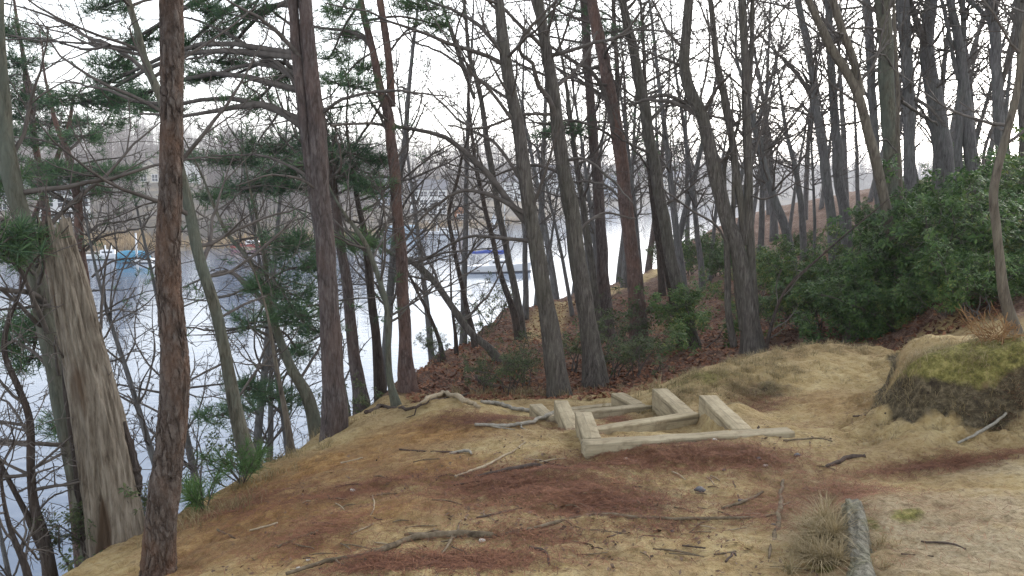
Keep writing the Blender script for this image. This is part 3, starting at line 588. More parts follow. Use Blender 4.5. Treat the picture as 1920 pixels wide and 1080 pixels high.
        ns = max(5, int(nT / 7))
        for _ in range(ns):
            th, rr_ = random.uniform(0, 6.283), math.sqrt(random.random()); ee = c + np.array([math.cos(th) * rr_ * a_, math.sin(th) * rr_ * a_ * .8, random.gauss(0, .42) * b_])
            t0 = bq[random.randint(len(bq) // 2, len(bq) - 1)]; qq = np.array([t0, (t0 + ee) / 2 + np.array([0, 0, -.02]), ee]); wd.add(qq, np.array([.008, .006, .004]), 3, 0)
            for j in range(7): pts.append((qq[1] + (ee - qq[1]) * random.uniform(.1, 1.05) + G3(.05), (ee - t0) * .6 / (np.linalg.norm(ee - t0) + .01) + np.array([0, 0, .5])))
        pts = np.array(pts)
        tufts(needles, pts[:, 0], pts[:, 1], .10 if Y < 20 else .15, 1, 14, max(.0026, Y * .00026))
    zs = [q[:, 2] for q, _ in S]; z0 = min(z.min() for z in zs); zt = max(z.max() for z in zs)
    # the part of the trunk one can see
    for c in range(int(n1 * 2.4)):
        q, r = random.choice(S); vis = q[:, 2]; zz = z0 + (zt - z0) * random.uniform(*zr); i = int(np.argmin(np.abs(vis - zz)))
        if i >= len(q) - 1: i = len(q) - 2
        az_ = random.uniform(0, 6.283) if azr is None else random.uniform(*azr); el = random.uniform(*elev); d = np.array([math.cos(az_) * math.cos(el), math.sin(az_) * math.cos(el), math.sin(el)])
        L = len1 * random.uniform(.5, 1.25); r0 = min(r[i] * .5, .006 + L * .011)
        b = path(q[i], d, L, 9, .13, up); wd.add(b, np.linspace(r0, max(r0 * .22, .003), 10), 5, 0)
        spread(r0, b, L, lv - 1, wd, Y, (.25, .55), 0, up, tips)
    if tips:
        C = np.array([x[0] for x in tips]); D = np.array([x[1] for x in tips]); tufts(needles, C, unit(D) + [0, 0, .5], .09, 1, 14, max(.0032, Y * .0003))
        tufts(needles, C - unit(D) * .07, unit(D) + [0, 0, .6], .09, 1, 12, max(.0032, Y * .0003))
    cr = MB(); wd.flush(cr)
    if needles.n:
        for v, q_, m_ in zip(needles.v, needles.q, needles.qm): pass
        base_n = 0
        off = 0
        V = np.concatenate(needles.v); Q = np.concatenate(needles.q); cr.add(V, Q, m=1)
    if cr.n: cr.build('crown', [M[tw], M[needle or 'needles']], e)
    return e

PINES = 'pines on the bank'; OAKS = 'bare trees on the slope'
# --- left bank
tree('pine_tree', 'nearest pine, a plain orange brown scaly trunk running the full height of the picture', 'tree', 4.2,
     '321,0,45 322,150,42 319,330,42 317,500,46 322,600,50 327,690,54 324,780,54 312,900,57 302,1000,60 299,1080,62', 'pinehero', 'none', 0, ws=.97, sides=72, rings=520, flare=.2, wob=.006, tail=1.6)
tree('oak_tree', 'leaning lichen grey tree close behind the broken dead trunk', 'tree', 5.6,
     '0,40,14 5,180,30 12,280,40 30,370,42 52,460,42 75,550,44 100,680,46 130,830,48 160,960,50 178,1050,52', 'lichen', 'bare', 5, 1.2, (.25, .7), 3,
     limbs=[(-.9, '58,440,17 40,428,15 15,414,14 -30,405,12 -90,380,8'), (-.5, '88,570,16 60,550,14 20,545,12 -40,535,9'), (-.6, '95,640,14 60,555,11 20,470,9 -20,440,6'),
            (-.6, '130,835,12 80,832,11 20,828,10 -50,825,8'), (-.8, '125,845,8 80,870,7 40,890,6 -20,905,5'), (-.4, '112,570,9 60,575,7 10,580,6 -30,585,4'), (.5, '10,285,10 30,310,8 30,350,5')],
     plates=[(20, 445, 40, 14, -.6), (80, 608, 55, 20, .5), (30, 640, 40, 12, .2), (60, 670, 30, 8, .4), (15, 470, 30, 10, -.4), (110, 800, 30, 8, .6), (10, 345, 30, 14, .2)], up=.02, sides=20, rings=80)
tree('bare_sapling', 'crooked grey sapling in front of the water at the bottom left, stub at its foot', 'sapling', 5.0,
     '38,545,7 12,610,12 8,665,13 35,730,16 55,790,18 58,880,19 65,950,22 82,1010,28 95,1080,32|42,950,14 58,985,18 78,1030,20', 'dark', 'bare', 9, .8, (.3, .95), 3,
     limbs=[(.3, '60,830,8 20,760,6 -20,740,4'), (.4, '56,810,7 20,800,5 -10,790,4'), (-.3, '62,880,7 110,840,6 135,815,4'), (.3, '70,960,6 100,930,5 145,915,3')], up=.03)
tree('bare_sapling', 'thin dark sapling in the bottom left corner of the picture', 'sapling', 4.6, '2,880,7 5,940,9 18,1000,13 38,1050,15 50,1090,17', 'dark', 'bare', 5, .6, (.2, .9), 3, up=.05, limbs=[(.2, '20,985,6 60,1035,6 75,1050,5'), (.2, '38,1040,5 70,1030,4 110,1040,3')])
tree('pine_tree', 'dark pine down the bank behind the dead trunk, flat bright green spray across it', 'tree', 13,
     '35,60,8 50,150,11 62,230,14 72,300,16 80,360,18 88,420,20 95,520,22 110,640,24|80,370,12 110,290,11 128,240,9 140,180,7', 'red', 'pine', 10, 1.5, (.62, .98), 2,
     plates=[(60,200,60,26),(40,120,45,24),(75,75,40,16),(25,250,50,22),(100,228,60,18),(70,316,45,16),(45,175,40,20),(10,150,30,22),(110,350,50,12),(15,60,30,30)], elev=(-.1,.5), up=.06)
tree('pine_tree', 'reddish pine trunk rising behind the top of the broken dead trunk', 'tree', 12.2,
     '95,190,8 105,230,11 122,275,15 136,320,17 146,380,19 149,450,21 160,540,22 170,640,22', 'red', 'pine', 8, 1.3, (.6, .97), 2,
     plates=[(150,328,95,13,-.5),(200,322,60,10,-.4),(110,318,50,12,-.5),(150,255,55,12),(180,232,45,10),(205,360,50,8),(90,265,40,16),(225,330,40,8)], elev=(-.1,.4), up=.03,
     limbs=[(.6,'162,440,8 190,420,6 230,415,5 280,400,3'),(.5,'160,470,8 190,445,6 240,432,5 295,425,3'),(.5,'172,520,6 210,490,5 260,485,4 300,490,3'),(-.4,'176,600,6 220,580,5 260,590,3')])
tree('slim_tree', 'slim greenish grey tree leaning up behind the nearest pine', 'tree', 6.3,
     '238,0,15 255,55,16 268,105,17 285,150,19 303,190,21 330,290,23 348,370,25 372,470,27 397,560,27 415,640,28 430,720,30 452,810,32 474,885,36', 'lichen', 'bare', 7, 1.1, (.2, .95), 3,
     limbs=[(.8,'300,180,13 270,130,11 205,83,9 165,70,8 130,50,7 60,18,5 -5,4,3'),(.5,'206,84,8 165,93,6 120,82,5 80,72,5 -10,72,3'),(-.3,'290,160,7 245,60,4 262,35,3'),(.5,'385,520,8 440,505,7 520,440,6 560,400,4'),(.4,'405,600,7 460,570,6 500,555,4'),(-.3,'420,680,6 350,720,5 330,770,3')], up=.04, sides=18, rings=80)
tree('pale_sapling', 'thin pale stem standing left of the thickest pine', 'sapling', 7.0, '503,600,6 512,650,9 524,710,11 535,770,13 550,850,15', 'pale', 'bare', 5, .7, (.3, .98), 3, up=.05)
tree('pine_tree', 'small green boughed tree forked over the water, left of the thickest pine', 'tree', 8.6,
     '400,380,7 430,440,9 462,480,11 490,530,14 505,580,17 520,630,20 545,690,24 575,740,28 592,795,32|470,360,6 485,430,8 497,500,10 503,570,13', 'lichen', 'pine', 8, 1.2, (.45, .98), 2,
     plates=[(545,455,50,22),(570,500,45,18),(500,535,55,12),(560,590,50,20),(480,600,40,10),(520,745,55,18),(470,725,45,12),(545,560,40,14),(430,770,50,14),(560,660,35,12),(590,620,40,14)], elev=(-.2,.6), up=.04,
     limbs=[(.4,'505,575,12 470,540,11 430,510,9 385,520,6 345,540,4'),(-.5,'520,640,8 470,615,7 420,620,6 350,615,4'),(.4,'560,715,8 600,650,6 610,620,4')])
tree('pine_tree', 'thickest pine, scaly red brown twin trunk on the bank edge', 'tree', 7.5,
     '573,0,28 578,70,30 585,150,32 594,230,34 600,320,35 606,400,37 611,500,40 617,600,42 622,700,45 626,760,49 628,826,56|550,0,20 556,90,21 566,200,22 580,300,22 594,390,20 606,470,18', 'pine', 'none', 0, 1, (.4, .95), 2,
     limbs=[(.6,'590,255,20 560,232,20 525,208,20 480,196,17 420,205,12 350,217,8 262,213,5'),(1.0,'582,175,12 540,140,11 480,100,9 440,70,8 390,45,6 342,33,4'),(.8,'575,190,10 530,125,9 470,97,8 430,95,6 350,112,4'),(-.6,'565,110,12 520,60,10 480,30,8 440,8,6 400,-15,4'),
            (1.2,'578,160,12 545,125,10 500,115,8 440,140,6 380,150,4'),(-.8,'605,212,9 645,185,8 720,170,7 790,175,5 845,182,3'),(.8,'590,120,8 560,60,7 505,15,6 490,-20,4'),(.6,'600,345,8 540,310,7 480,290,6 400,292,4'),(-.5,'600,360,7 560,335,6 500,330,5 440,350,3'),
            (.8,'597,255,8 570,210,6 540,120,6 560,90,4'),(.4,'620,235,7 660,232,6 700,230,5'),(-.4,'625,330,6 640,310,5 632,250,4')],
     plates=[(170,188,90,20,1.8),(250,183,60,20,1.4),(215,118,60,14,1.6),(250,75,50,12,1.2),(195,12,55,14,1.2),(415,112,60,12,1.2),(390,145,50,10,1.0),(470,25,55,14,.4),(475,195,50,10,.5),(290,205,60,10,1.0),(430,60,50,12,1),(215,150,50,12,1.6),(400,15,50,12,.7),(520,150,40,12,.6),(350,85,50,10,1.1)], ws=.9, sides=40, rings=220, flare=.14, up=.03)
tree('pine_tree', 'green boughed pine close behind the thickest pine', 'tree', 10.2,
     '600,190,10 612,270,16 622,340,19 632,410,21 645,500,24 655,590,26 664,670,29 676,745,36', 'pine', 'pine', 8, 1.5, (.5, .97), 2,
     plates=[(430,300,80,20),(520,280,70,24),(470,350,70,16),(560,320,50,20),(400,368,45,12),(640,335,45,24),(690,300,45,18),(650,285,50,18),(540,345,60,16),(590,270,40,22),(700,350,40,14)], elev=(-.1,.5))
tree('dark_tree', 'slender dark trunk second behind the thickest pine', 'tree', 10.5, '660,300,8 672,380,12 685,450,16 696,540,19 705,640,22 712,745,27', 'dark', 'bare', 7, 1.4, (.3, .98), 3, up=.06,
     limbs=[(.5,'690,470,7 650,430,6 640,380,4')])
tree('crooked_tree', 'thin crooked olive trunk at the foot of the pale arched root', 'tree', 8.4, '640,390,6 665,425,10 690,465,12 712,530,13 727,590,14 729,650,14 733,710,15 745,765,20', 'lichen', 'bare', 6, 1.1, (.3, .95), 3, up=.05)
tree('pine_tree', 'straight reddish pine forking into two tops above the water', 'tree', 9.9,
     '678,0,15 700,100,17 715,170,20 730,215,24 735,270,25 741,340,26 748,430,27 755,540,29 760,640,31 766,745,40|712,0,16 722,60,17 729,130,18 732,200,20', 'red', 'pine', 4, 1.2, (.75, .99), 2,
     limbs=[(.5,'702,105,10 685,75,9 650,58,8 600,52,6 560,40,4'),(-.6,'730,230,7 700,200,5 690,180,4'),(.5,'742,300,7 775,250,5 800,190,3'),(.4,'735,265,8 715,225,7 700,195,5'),(.7,'728,100,6 760,60,5 790,45,3')],
     plates=[(650,62,45,18),(680,125,45,12),(640,20,40,18),(655,160,45,12),(790,12,55,16),(815,45,40,12),(670,455,35,12),(700,460,30,9),(640,150,40,10),(620,105,40,10)], sides=20, rings=90)
tree('leaning_tree', 'small leaning trunk arching left over the bank below the far seawall', 'tree', 13, '700,450,6 735,475,10 775,492,14 815,530,16 850,580,16 885,625,17 925,660,18', 'oak', 'bare', 7, 1.5, (.3, .98), 3, up=.05)
tree('slim_tree', 'thin dark tree left of the sailboat, straight foot at the bank edge', 'tree', 15, '860,330,7 842,400,9 848,450,10 862,520,11 875,580,12 886,628,14', 'dark', 'bare', 7, 1.6, (.3, .98), 3, up=.06)
tree('slim_tree', 'thin stem crossing the view of the sailboat bow', 'tree', 16.5, '880,200,7 890,300,9 905,370,11 925,450,12 940,520,13 962,582,16', 'dark', 'bare', 7, 1.7, (.35, .98), 3, up=.06)
tree('slim_tree', 'dark forked trunk crossing the sailboat stern', 'tree', 17, '870,0,8 880,100,10 900,180,12 915,280,14 930,370,15 945,440,16 958,510,17 972,578,20|845,60,6 865,120,8 890,185,9', 'oak', 'bare', 10, 2.0, (.4, .98), 3, up=.06)
tree('slim_tree', 'little bent sapling rooted at the bank edge right of the reddish forked pine', 'tree', 13.5, '775,530,6 800,580,8 820,630,9 830,670,11', 'dark', 'bare', 6, 1.2, (.2, .98), 3, up=.06)
tree('slim_tree', 'thin upright sapling on the bank between the bent sapling and the leaning trunk', 'tree', 14, '845,545,5 850,590,6 854,640,8', 'dark', 'bare', 5, 1.1, (.2, .98), 3, up=.06)
# --- middle
tree('oak_tree', 'grey trunk with long arching limbs behind the left end of the timber steps', 'tree', 9.4,
     '933,0,24 943,70,26 955,150,28 968,220,30 980,300,32 990,380,34 1002,450,36 1014,520,39 1028,600,43 1040,680,47 1052,752,54', 'oak', 'bare', 9, 1.7, (.5, .98), 3,
     limbs=[(1.0,'1000,430,18 960,385,17 915,325,15 870,283,13 825,252,11 760,240,9 690,231,7 612,232,5'),(.8,'1003,455,10 980,450,10 930,446,8 880,443,7 845,458,6 805,482,5 760,497,4'),(.6,'985,400,13 940,375,11 900,360,9 865,358,8 830,375,7 790,410,5 755,460,4'),
            (.8,'960,190,8 900,150,7 830,100,6 780,80,4'),(1.2,'950,110,12 900,50,10 850,20,8 770,-10,5'),(-.5,'965,230,10 920,170,8 880,130,6 840,40,4'),(.5,'985,350,9 930,270,8 880,240,6 800,165,4'),(-.5,'995,400,8 1030,300,6 1050,230,4')], up=.05, sides=20, rings=90)
tree('oak_tree', 'tall grey trunk with crooked dark limbs behind the middle of the timber steps', 'tree', 10.1,
     '1008,0,26 1018,60,27 1030,130,28 1040,200,30 1052,280,33 1062,340,36 1075,420,38 1085,500,40 1097,580,42 1108,650,46 1117,732,54', 'oak', 'bare', 9, 1.7, (.5, .98), 3,
     limbs=[(-.7,'1048,245,14 1035,195,13 1006,155,12 1000,120,10 972,97,9 982,65,8 1008,36,7 1035,10,6 1055,-20,4'),(.6,'1060,330,9 1020,312,8 980,312,7 930,330,5 890,365,4'),(-.7,'1062,300,8 1100,300,7 1150,340,6 1185,380,4'),(.6,'1035,170,8 1090,120,7 1120,60,5'),
            (.8,'1075,440,8 1130,400,6 1190,410,4'),(-.6,'1045,215,9 980,215,7 900,240,6 840,235,4')], up=.05, sides=20, rings=90)
tree('slim_tree', 'narrow trunk just right of the tall grey trunk with crooked dark limbs', 'tree', 15, '1065,180,9 1080,300,13 1092,380,15 1103,450,16 1115,540,18 1122,610,20', 'oak', 'bare', 8, 1.8, (.4, .98), 3, up=.06)
tree('pine_tree', 'straight mid distance pine left of the reddest pine', 'tree', 15.2, '1095,0,20 1100,90,21 1106,180,22 1114,270,24 1121,350,26 1126,430,27 1131,510,28 1137,600,32', 'pine', 'pine', 9, 1.9, (.5, .98), 2, plates=[(1075,240,50,10),(1150,60,60,18),(1040,250,45,10),(1070,30,50,18)], elev=(-.2, .4), up=.02)
tree('pine_tree', 'reddest mid distance pine, kinked left near its top', 'tree', 13.4,
     '1108,0,26 1120,60,28 1132,110,28 1145,180,29 1158,250,31 1168,330,32 1175,410,33 1184,480,34 1196,585,42', 'red', 'bare', 12, 1.9, (.45, .98), 3,
     limbs=[(-.8,'1162,290,12 1135,180,11 1110,135,10 1070,112,9 1030,85,7 985,40,4'),(.8,'1170,380,7 1130,345,6 1060,340,4'),(-.6,'1165,270,8 1120,240,6 1060,225,5 1000,240,3')], elev=(-.2, .6), up=.03, sides=18, rings=80)
tree('slim_tree', 'thin straight pole of a tree right of the reddest pine', 'tree', 17, '1150,0,9 1155,100,11 1160,220,12 1170,330,13 1182,420,14 1195,520,15', 'dark', 'bare', 10, 1.8, (.4, .98), 3, elev=(-.1, .5), up=.03)
tree('oak_tree', 'leaning trunk that crosses the sandy path end at the water gap', 'tree', 13, '1168,0,18 1180,60,21 1195,130,24 1206,190,26 1217,260,27 1230,330,28 1243,400,29 1256,480,30 1275,560,30 1300,650,34 1308,690,38', 'oak', 'bare', 11, 1.8, (.45, .98), 3,
     limbs=[(.5,'1215,230,9 1260,190,7 1320,200,5'),(-.6,'1225,290,8 1180,270,6 1150,250,4'),(.8,'1208,185,10 1255,180,9 1300,210,8 1330,250,6')], up=.05)
tree('slim_tree', 'second leaning trunk, forked out from the foot of the trunk crossing the path end', 'tree', 13.4, '1215,250,9 1222,330,14 1232,420,17 1250,500,18 1268,590,20 1288,692,24', 'dark', 'bare', 6, 1.6, (.4, .98), 3, up=.05)
tree('slim_tree', 'slender trunk standing before the water at the end of the sandy path', 'tree', 24, '1205,60,8 1212,200,10 1218,320,12 1226,400,13 1238,490,15', 'dark', 'bare', 9, 2.2, (.4, .98), 3, up=.05)
tree('oak_tree', 'many-stemmed oak with a round pale scar low on its trunk', 'tree', 11.2,
     '1292,0,22 1285,70,24 1284,130,26 1298,180,29 1318,220,31 1335,290,32 1347,350,33 1362,410,35 1380,460,37 1392,520,39 1403,590,41 1413,660,52|1392,0,18 1396,100,19 1400,200,20 1403,300,20 1405,400,21 1410,500,21 1415,590,22|1412,0,10 1410,90,11 1406,180,12|1332,0,12 1345,120,15 1362,200,17 1375,290,18 1388,380,18 1395,460,18|1362,420,14 1363,500,15 1366,580,16 1375,650,18|1375,470,12 1382,540,13 1392,620,15', 'oak', 'bare', 22, 1.5, (.35, .98), 3,
     limbs=[(-.6,'1318,215,12 1345,165,8 1370,140,5'),(.5,'1405,330,6 1440,200,5 1475,120,4'),(.7,'1320,225,12 1270,195,10 1215,188,8 1180,200,5'),(-.5,'1400,365,5 1440,372,5 1500,340,3'),(.8,'1310,200,6 1330,100,5 1325,20,4'),(-.6,'1365,460,6 1340,420,6 1290,390,5 1240,350,4')], up=.08, sides=18, rings=80)
tree('leaning_branch', 'dark dead limb curving up to the right, before the laurels beside the scarred oak', 'dead limb', 10.4, '1640,395,3 1585,440,4.5 1535,485,5.5 1490,525,6 1462,562,7 1445,615,8', 'dark', 'bare', 4, .5, (.2, .95), 2, up=.03, flare=.1)
# --- right
R1 = [('slim grey trunk first left of the leaning pair, standing against the sky', 20, '1495,0,15 1510,60,16 1522,130,17 1530,200,18 1540,270,20 1550,340,21 1560,420,23'),
      ('grey trunk joined at its foot to the slim trunk on its left', 20.5, '1552,0,16 1557,90,17 1562,180,19 1568,260,22 1572,330,23 1585,410,26'),
      ('narrow trunk seen between the leaning pair and the thick moss topped trunk', 19, '1625,0,19 1630,70,20 1634,150,20 1638,230,20 1642,300,21 1650,380,22 1660,450,24'),
      ('broad pale grey trunk right behind the thick moss topped trunk', 18, '1692,0,28 1698,80,27 1702,160,26 1705,240,26 1707,320,27 1710,420,30'),
      ('massive grey trunk widening into a sloped foot among the laurel tops', 18.5, '1746,0,30 1738,70,30 1742,130,33 1755,200,38 1765,270,42 1772,340,46 1780,430,54'),
      ('small bare trunk with a bent elbow limb left of the gap of sky', 24, '1462,160,5 1470,220,8 1480,270,10 1492,320,12 1503,390,15'),
      ('thin vertical pole in the middle of the gap of sky', 22, '1521,140,4 1522,240,5 1524,330,6 1527,410,7'),
      ('leaning grey trunk at the left end of the laurels', 17, '1400,170,9 1420,250,13 1435,320,16 1455,380,19 1478,450,22')]
for i, (lab, Y, s) in enumerate(R1):
    tree('oak_tree', lab, 'tree', Y, s, 'far_oak', 'bare', 13, 2.0, (.35, .98), 3, up=.07, group=OAKS,
         limbs=[[(.4,'1530,190,7 1490,130,6 1440,85,5 1420,60,4'),(.6,'1545,235,7 1500,150,6 1450,95,5')],[(.5,'1572,235,6 1615,228,5')],[],[(-.5,'1705,180,10 1740,200,8 1775,240,5')],[(-.6,'1740,100,18 1715,30,14 1705,-10,12'),(.5,'1770,310,9 1730,210,7 1690,175,5')],[(.3,'1478,262,6 1455,230,5 1440,232,4')],[],[]][i])
tree('oak_tree', 'leaning bare trunk with peeling pale bark, crossing before the thick moss topped trunk', 'tree', 11.4,
     '1515,0,16 1540,50,18 1562,95,20 1590,140,21 1612,190,22 1630,250,23 1642,310,23 1656,370,24 1668,430,24 1682,490,24 1690,560,24 1698,610,24 1706,668,28|1560,0,17 1575,45,18 1590,85,18 1602,120,18 1614,180,18', 'pale', 'bare', 9, 1.5, (.45, .98), 3, limbs=[(.5,'1600,150,7 1570,100,6 1530,75,5'),(-.4,'1560,85,6 1580,65,6 1560,60,4'),(.5,'1572,70,8 1545,35,6 1520,-5,5')], up=.06, sides=18, rings=80)
tree('oak_tree', 'thick dark trunk with a mossy top and a pale split down its right side', 'tree', 13.2,
     '1655,0,34 1660,80,33 1663,160,34 1667,240,34 1672,320,35 1680,400,36 1688,500,38 1692,640,42', 'lichen', 'bare', 11, 1.7, (.5, .98), 3, limbs=[(-.6,'1665,60,8 1630,52,6 1580,55,4'),(-.5,'1678,135,6 1660,105,5 1640,100,4'),(.5,'1690,190,9 1720,210,7 1760,235,5')], sides=20, rings=80)
tree('dead_tree', 'slim pale dead stem standing against the thick moss topped trunk', 'dead trunk', 12.6, '1675,0,6 1680,120,8 1684,230,9 1688,330,10 1695,420,10 1700,520,10', 'pale', 'none', 0, flare=.1, limbs=[(-.3,'1686,290,4 1660,262,4 1640,270,3')])
tree('oak_tree', 'forked grey tree right of the massive trunk, one stem leaning left', 'tree', 17.5,
     '1782,0,18 1792,50,20 1800,100,22 1808,160,24 1815,230,28 1820,290,30 1830,360,34 1838,440,38|1770,20,8 1785,90,9 1797,150,11|1800,220,20 1797,280,18 1800,350,18 1800,430,18', 'far_oak', 'bare', 14, 1.9, (.4, .98), 3, up=.07)
tree('oak_tree', 'grey tree with a high V fork, right of the forked tree by the massive trunk', 'tree', 16.5,
     '1853,0,14 1862,30,20 1866,80,24 1870,150,24 1872,220,24 1880,300,24 1890,420,26|1870,0,9 1866,30,11|1815,0,10 1838,20,10 1858,45,11', 'far_oak', 'bare', 14, 1.8, (.4, .98), 3, limbs=[(-.5,'1880,150,12 1900,90,10 1915,30,8'),(-.3,'1872,215,9 1850,270,8 1840,330,6')], up=.07)
tree('crooked_tree', 'smooth brown crooked sapling rising from the mossy bank at the right edge', 'tree', 7.3,
     '1935,-10,10 1922,60,13 1915,130,15 1908,180,16 1895,230,18 1880,280,19 1868,325,20 1860,370,21 1866,430,21 1873,490,21 1878,530,22 1890,580,24 1908,640,28', 'pale', 'bare', 6, 1.2, (.3, .9), 3, limbs=[(.4,'1880,245,5 1850,225,4 1800,190,3')], up=.05)
tree('oak_tree', 'grey trunk half cut off by the right edge, high up', 'tree', 15, '1915,0,26 1918,120,26 1922,260,28 1930,420,32', 'oak', 'bare', 10, 1.6, (.5, .98), 3, up=.07)
# --- slim trees filling the wood behind: one template each, copied
def lone(kind, hgt_, r0, nb, L1, seed, pine=False):
    random.seed(seed); wd = Wood(); q = path(np.zeros(3), np.array([random.gauss(0, .04), random.gauss(0, .04), 1.]), hgt_, 12, .03, .02); r = np.linspace(r0, r0 * .06, 13); r[0] *= 1.3
    tr = MB(); q[0, 2] -= .3; tubes(tr, catmull(q, 26), np.interp(np.linspace(0, 12, 26), np.arange(13), r), 9, cap=True)
    nd = MB(); tips = [] if pine else None
    for c in range(nb):
        i = random.randint(3, 12); az_ = random.uniform(0, 6.283); el = random.uniform(-.1, .35) if pine else random.uniform(.15, 1.0)
        L = L1 * random.uniform(.5, 1.2); b = path(q[i], np.array([math.cos(az_) * math.cos(el), math.sin(az_) * math.cos(el), math.sin(el)]), L, 8, .14, .05)
        wd.add(b, np.linspace(min(r[i] * .5, .007 + L * .010), .005, 9), 5); spread(.02, b, L, 2 if pine else 3, wd, 20, (.25, .55), 0, .06, tips)
    if tips:
        C = np.array([x[0] for x in tips]); D = unit(np.array([x[1] for x in tips])); tufts(nd, C, D + [0, 0, .4], .13, 1, 12, .007)
    cr = MB(); wd.flush(cr)
    if nd.n: cr.add(np.concatenate(nd.v), np.concatenate(nd.q), m=1)
    return tr.mesh('trunk', M['pine' if pine else 'far_oak']), cr.mesh('crown', [M['twig'], M['needles']])
PROT = [lone('a', 9, .13, 30, 2.4, 3), lone('b', 11, .17, 34, 2.8, 4), lone('c', 8, .08, 26, 1.8, 5), lone('d', 10, .11, 30, 2.2, 6), lone('e', 11, .16, 26, 2.0, 8, True)]
ORD = ['first', 'second', 'third', 'fourth', 'fifth', 'sixth', 'seventh', 'eighth', 'ninth', 'tenth', 'eleventh', 'twelfth', 'thirteenth', 'fourteenth', 'fifteenth', 'sixteenth', 'seventeenth', 'eighteenth', 'nineteenth', 'twentieth']
def fill(spec, fmt, group, name='bare_tree'):
    for k, (u, Y, pr, sc) in enumerate(sorted(spec)):
        g = P(float(u), 500., float(Y)); z = h1(g[0], g[1]); e = empty(name, (g[0], g[1], z), fmt % ORD[k], 'tree', group)
        e.rotation_euler = (rng.normal(0, .05), rng.normal(0, .05), rng.uniform(0, 6.28)); e.scale = (sc,) * 3
        for nm, me in zip(('trunk', 'crown'), PROT[pr]):
            o = bpy.data.objects.new(nm, me); SC.collection.objects.link(o); o.parent = e
fill([(1330,26,2,.9),(1350,31,0,1),(1425,28,3,1),(1450,36,1,1),(1475,33,2,1),(1505,40,0,1.1),(1535,44,3,1),(1580,38,1,1),(1605,30,2,1),(1290,34,3,1),(1270,40,2,1),(1380,34,1,1),(1405,40,3,1),(1440,46,0,1.1),(1555,47,2,1.2),(1625,42,3,1.1)], 'slim bare tree on the rise behind the scarred oak, %s from its left end', 'slim trees on the rise')
fill([(1655,36,0,1.1),(1690,30,2,1),(1725,26,3,1),(1755,33,1,1),(1790,24,2,1),(1820,29,0,1),(1850,23,3,1),(1880,32,1,1.1),(1905,25,2,1),(1940,21,0,1),(1670,22,2,1),(1740,21,3,.9),(1770,38,0,1.1),(1835,36,3,1.1),(1865,20,2,.9),(1893,27,0,1)], 'bare tree behind the big grey trunks over the laurels, %s from the left', 'bare trees behind the laurels')
fill([(1020,27,2,.8),(1075,30,3,.9),(1110,24,2,.8),(1160,33,0,.9),(1185,27,4,.8),(1240,30,3,.9),(1075,21,2,.7),(1215,36,4,.9)], 'slim tree along the sandy path on the ridge, %s from the left', 'slim trees along the path')
fill([(865,19,2,1.1),(985,21,2,1),(1010,24,3,1),(1045,28,0,1),(1095,25,2,1.1),(1130,22,2,1),(1170,29,3,1),(1205,24,2,1.1),(1255,27,0,1),(1285,22,3,1),(1320,23,2,1.1)], 'slim bare tree on the red leaf slope above the water, %s from the left', 'slim trees on the slope')
def shore_tree(u, Y, pr, sc, label, nm):
    g = P(float(u), 500., float(Y)); e = empty(nm, (g[0], g[1], h1(g[0], g[1])), label, 'tree', 'trees on the lower bank'); e.scale = (sc,) * 3; e.rotation_euler = (.05, -.05, u)
    for n_, me in zip(('trunk', 'crown'), PROT[pr]): o = bpy.data.objects.new(n_, me); SC.collection.objects.link(o); o.parent = e
shore_tree(395, 16, 3, .95, 'bare tree low on the bank, crown filling the gap right of the nearest pine', 'bare_tree')
shore_tree(250, 15, 2, .95, 'bare tree low on the bank between the dead trunk and the nearest pine', 'bare_tree')
shore_tree(470, 18, 0, .9, 'bare tree low on the bank left of the thickest pine', 'bare_tree')
shore_tree(665, 19, 3, .9, 'bare tree low on the bank between the thickest pine and the forked pine', 'bare_tree')
shore_tree(815, 19, 2, 1.05, 'bare tree low on the bank right of the forked pine', 'bare_tree')
shore_tree(345, 12.5, 2, .95, 'bare tree low on the bank just behind the upper part of the slim leaning tree', 'bare_tree')
shore_tree(430, 13, 3, .85, 'bare tree low on the bank behind the foot of the slim leaning tree', 'bare_tree')
shore_tree(545, 13.5, 2, .9, 'bare tree low on the bank behind the thin pale stem', 'bare_tree')
shore_tree(705, 15, 3, .9, 'bare tree low on the bank behind the crooked olive trunk', 'bare_tree')
shore_tree(30, 12, 2, .9, 'bare tree low on the bank at the far left edge', 'bare_tree')
# ------------------------------------------------------------------ broken dead trunk
def wood_mat(name, stops, sc, rot=None, along=(1, 1, .11), bd=.012):
    t = NT(name); v = t.obj(along); a = t.noise(v, sc, 6, .7, .3); b = t.noise(t.obj((1, 1, .35)), 5, 4, .6); f = t.noise(t.obj(), 60, 3)
    h = t.math('ADD', t.math('MULTIPLY', a, .75), t.math('MULTIPLY', f, .2))
    c = t.ramp(t.math('ADD', t.math('MULTIPLY', a, .7), t.math('MULTIPLY', b, .3)), stops)
    if rot: c = t.mix(t.ramp(t.math('ADD', t.attr('rot'), t.math('MULTIPLY', t.math('SUBTRACT', b, .5), 1.1)), [(.35, (0,) * 3), (.62, (1,) * 3)]), c, t.mix(a, rot, tuple(x * 2.2 for x in rot)))
    return t.done(c, .9, h, .8, bd, spec=.15)
M['deadwood'] = wood_mat('dead_wood', [(.34, (.03, .024, .019)), (.43, (.115, .094, .072)), (.56, (.225, .195, .157)), (.74, (.34, .31, .262))], 34, (.062, .044, .031))
a = np.array([(97,396,66),(108,450,70),(125,520,80),(147,620,92),(165,700,102),(182,780,110),(197,860,116),(210,940,122),(220,1010,132),(226,1050,140)], float)[::-1]
Ys = 5.15; ax = P(a[:, 0], a[:, 1], Ys); rr_ = a[:, 2] / 2 * Ys / F * .82
